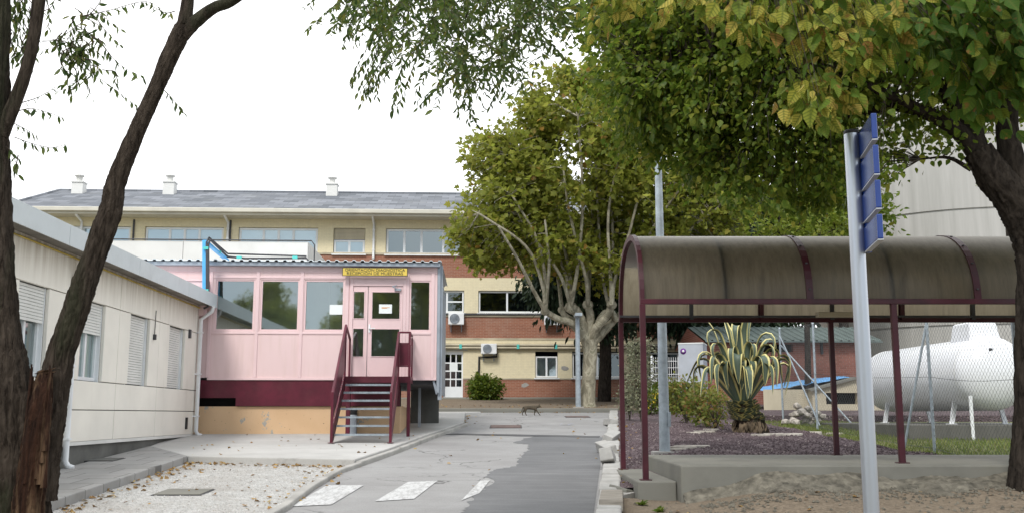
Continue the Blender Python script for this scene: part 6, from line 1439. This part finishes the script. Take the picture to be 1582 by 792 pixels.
drop(70, lambda: (random.uniform(-7, -2.8), random.uniform(9, 16), .016)); drop(60, lambda: along(e4, e5, .12, .014)); drop(36, lambda: (random.uniform(-2, 3), random.uniform(12, 33), .018)); drop(110, lambda: (random.uniform(-6, 3.2), random.gauss(34.6, .12), .02)); drop(220, lambda: (random.uniform(-5, 6), random.uniform(35.2, 38.5), .14))
drop(40, lambda: (random.uniform(-6, -2), random.uniform(17, 22), .13)); drop(70, lambda: (lambda x, y: (x, y, yard_z(x, y) - gz(y) + .012))(random.uniform(1.5, 7.5), random.uniform(8.8, 11.4))); drop(50, lambda: along((kx(13) + .4, 13), (kx(30) + .4, 30), .12, .10))
pos = [p for p in pos if not (p[2] - gz(p[1]) < .1 and in_poly(p[:2], [kn, k0, k1, wallpt(19.3), wallpt(4)]))]
pos = np.array(pos); n = len(pos); d = RNG.normal(0, 1, (n, 3)); d[:, 2] *= .12
tag(leaves('fallen_leaves', pos, d, upish(n, .35), RNG.uniform(.035, .085, n), LOBED, 'leaf_dead'), kind='stuff')
def pebbles(name, pts, rmin, rmax, mat):
    m = MB()
    for x, y, z in pts:
        r = random.uniform(rmin, rmax); a = random.random() * 6.28; n0 = len(m.v)
        for k in range(5): t = a + k * 1.2566; rr = r * random.uniform(.7, 1.2); m.v.append((x + rr * math.cos(t), y + rr * math.sin(t), z - r * .25))
        m.v.append((x + random.uniform(-.3, .3) * r, y, z + r * random.uniform(.45, .9)))
        for k in range(5): m.f.append([n0 + k, n0 + (k + 1) % 5, n0 + 5]); m.sm.append(False)
    return tag(m.build(name, mat), kind='stuff')
L = []
while len(L) < 9000:
    y = 12.8 + 14 * random.random() ** 1.4; x = random.uniform(kx(y) + .35, 7.0)
    if y < 15.15 and x > 1.5: continue
    L.append((x, y, bed_z(x, y)))
pebbles('bed_pebbles', L, .018, .045, 'gravel_purple')
L = []; gp2 = [kn, rn, r0, e0, k1, k0]
while len(L) < 6000:
    x, y = random.uniform(-7, -2), random.uniform(8, 17.5)
    if in_poly((x, y), gp2): L.append((x, y, gz(y) + .006))
pebbles('lot_pebbles', L, .007, .018, 'gravel_white')
L = [(random.uniform(2.1, 9.5), 11.55 - abs(random.gauss(0, .3)), 0) for _ in range(1600)] + [(random.uniform(1.4, 9), random.uniform(8.2, 12), 0) for _ in range(900)]
pebbles('yard_pebbles', [(x, y, yard_z(x, y) + .008) for x, y, z in L], .008, .028, 'rough_conc')
n = 26000; gp_x = RNG.uniform(6.85, 16, n); gp_y = RNG.uniform(15.2, 22.2, n); far_ = RNG.random(n) < .25; gp_y[far_] = RNG.uniform(22, 29, far_.sum()); gp_x[far_] = RNG.uniform(6.9, 9.3, far_.sum())
P = np.stack([gp_x, gp_y, SL * gp_y], 1); d = RNG.normal(0, .45, (n, 3)); d[:, 2] = 1
tag(leaves('grass', P, d, RNG.normal(0, 1, (n, 3)), RNG.uniform(.04, .11, n), [(.35, .09)], 'grass'), kind='stuff')
for u, v, lab in ((992, 780, 'tiny green weed in the dirt near the timber edging'), (1018, 788, 'tiny low weed in the dirt near the bottom edge'), (1290, 735, 'small weed growing at the rough footing left of the sign post')):
    x, y, z = G(u, v, .01); z = yard_z(x, y) + .005; n = 26; P = np.tile((x, y, z), (n, 1)) + RNG.normal(0, .02, (n, 3)) * (1, 1, .2); d = RNG.normal(0, 1, (n, 3)); d[:, 2] = abs(d[:, 2]) * .7
    tag(leaves('weed', P, d, upish(n), RNG.uniform(.04, .09, n), OVAL, 'leaf_bush', base=(x, y, z)), lab, 'weed')
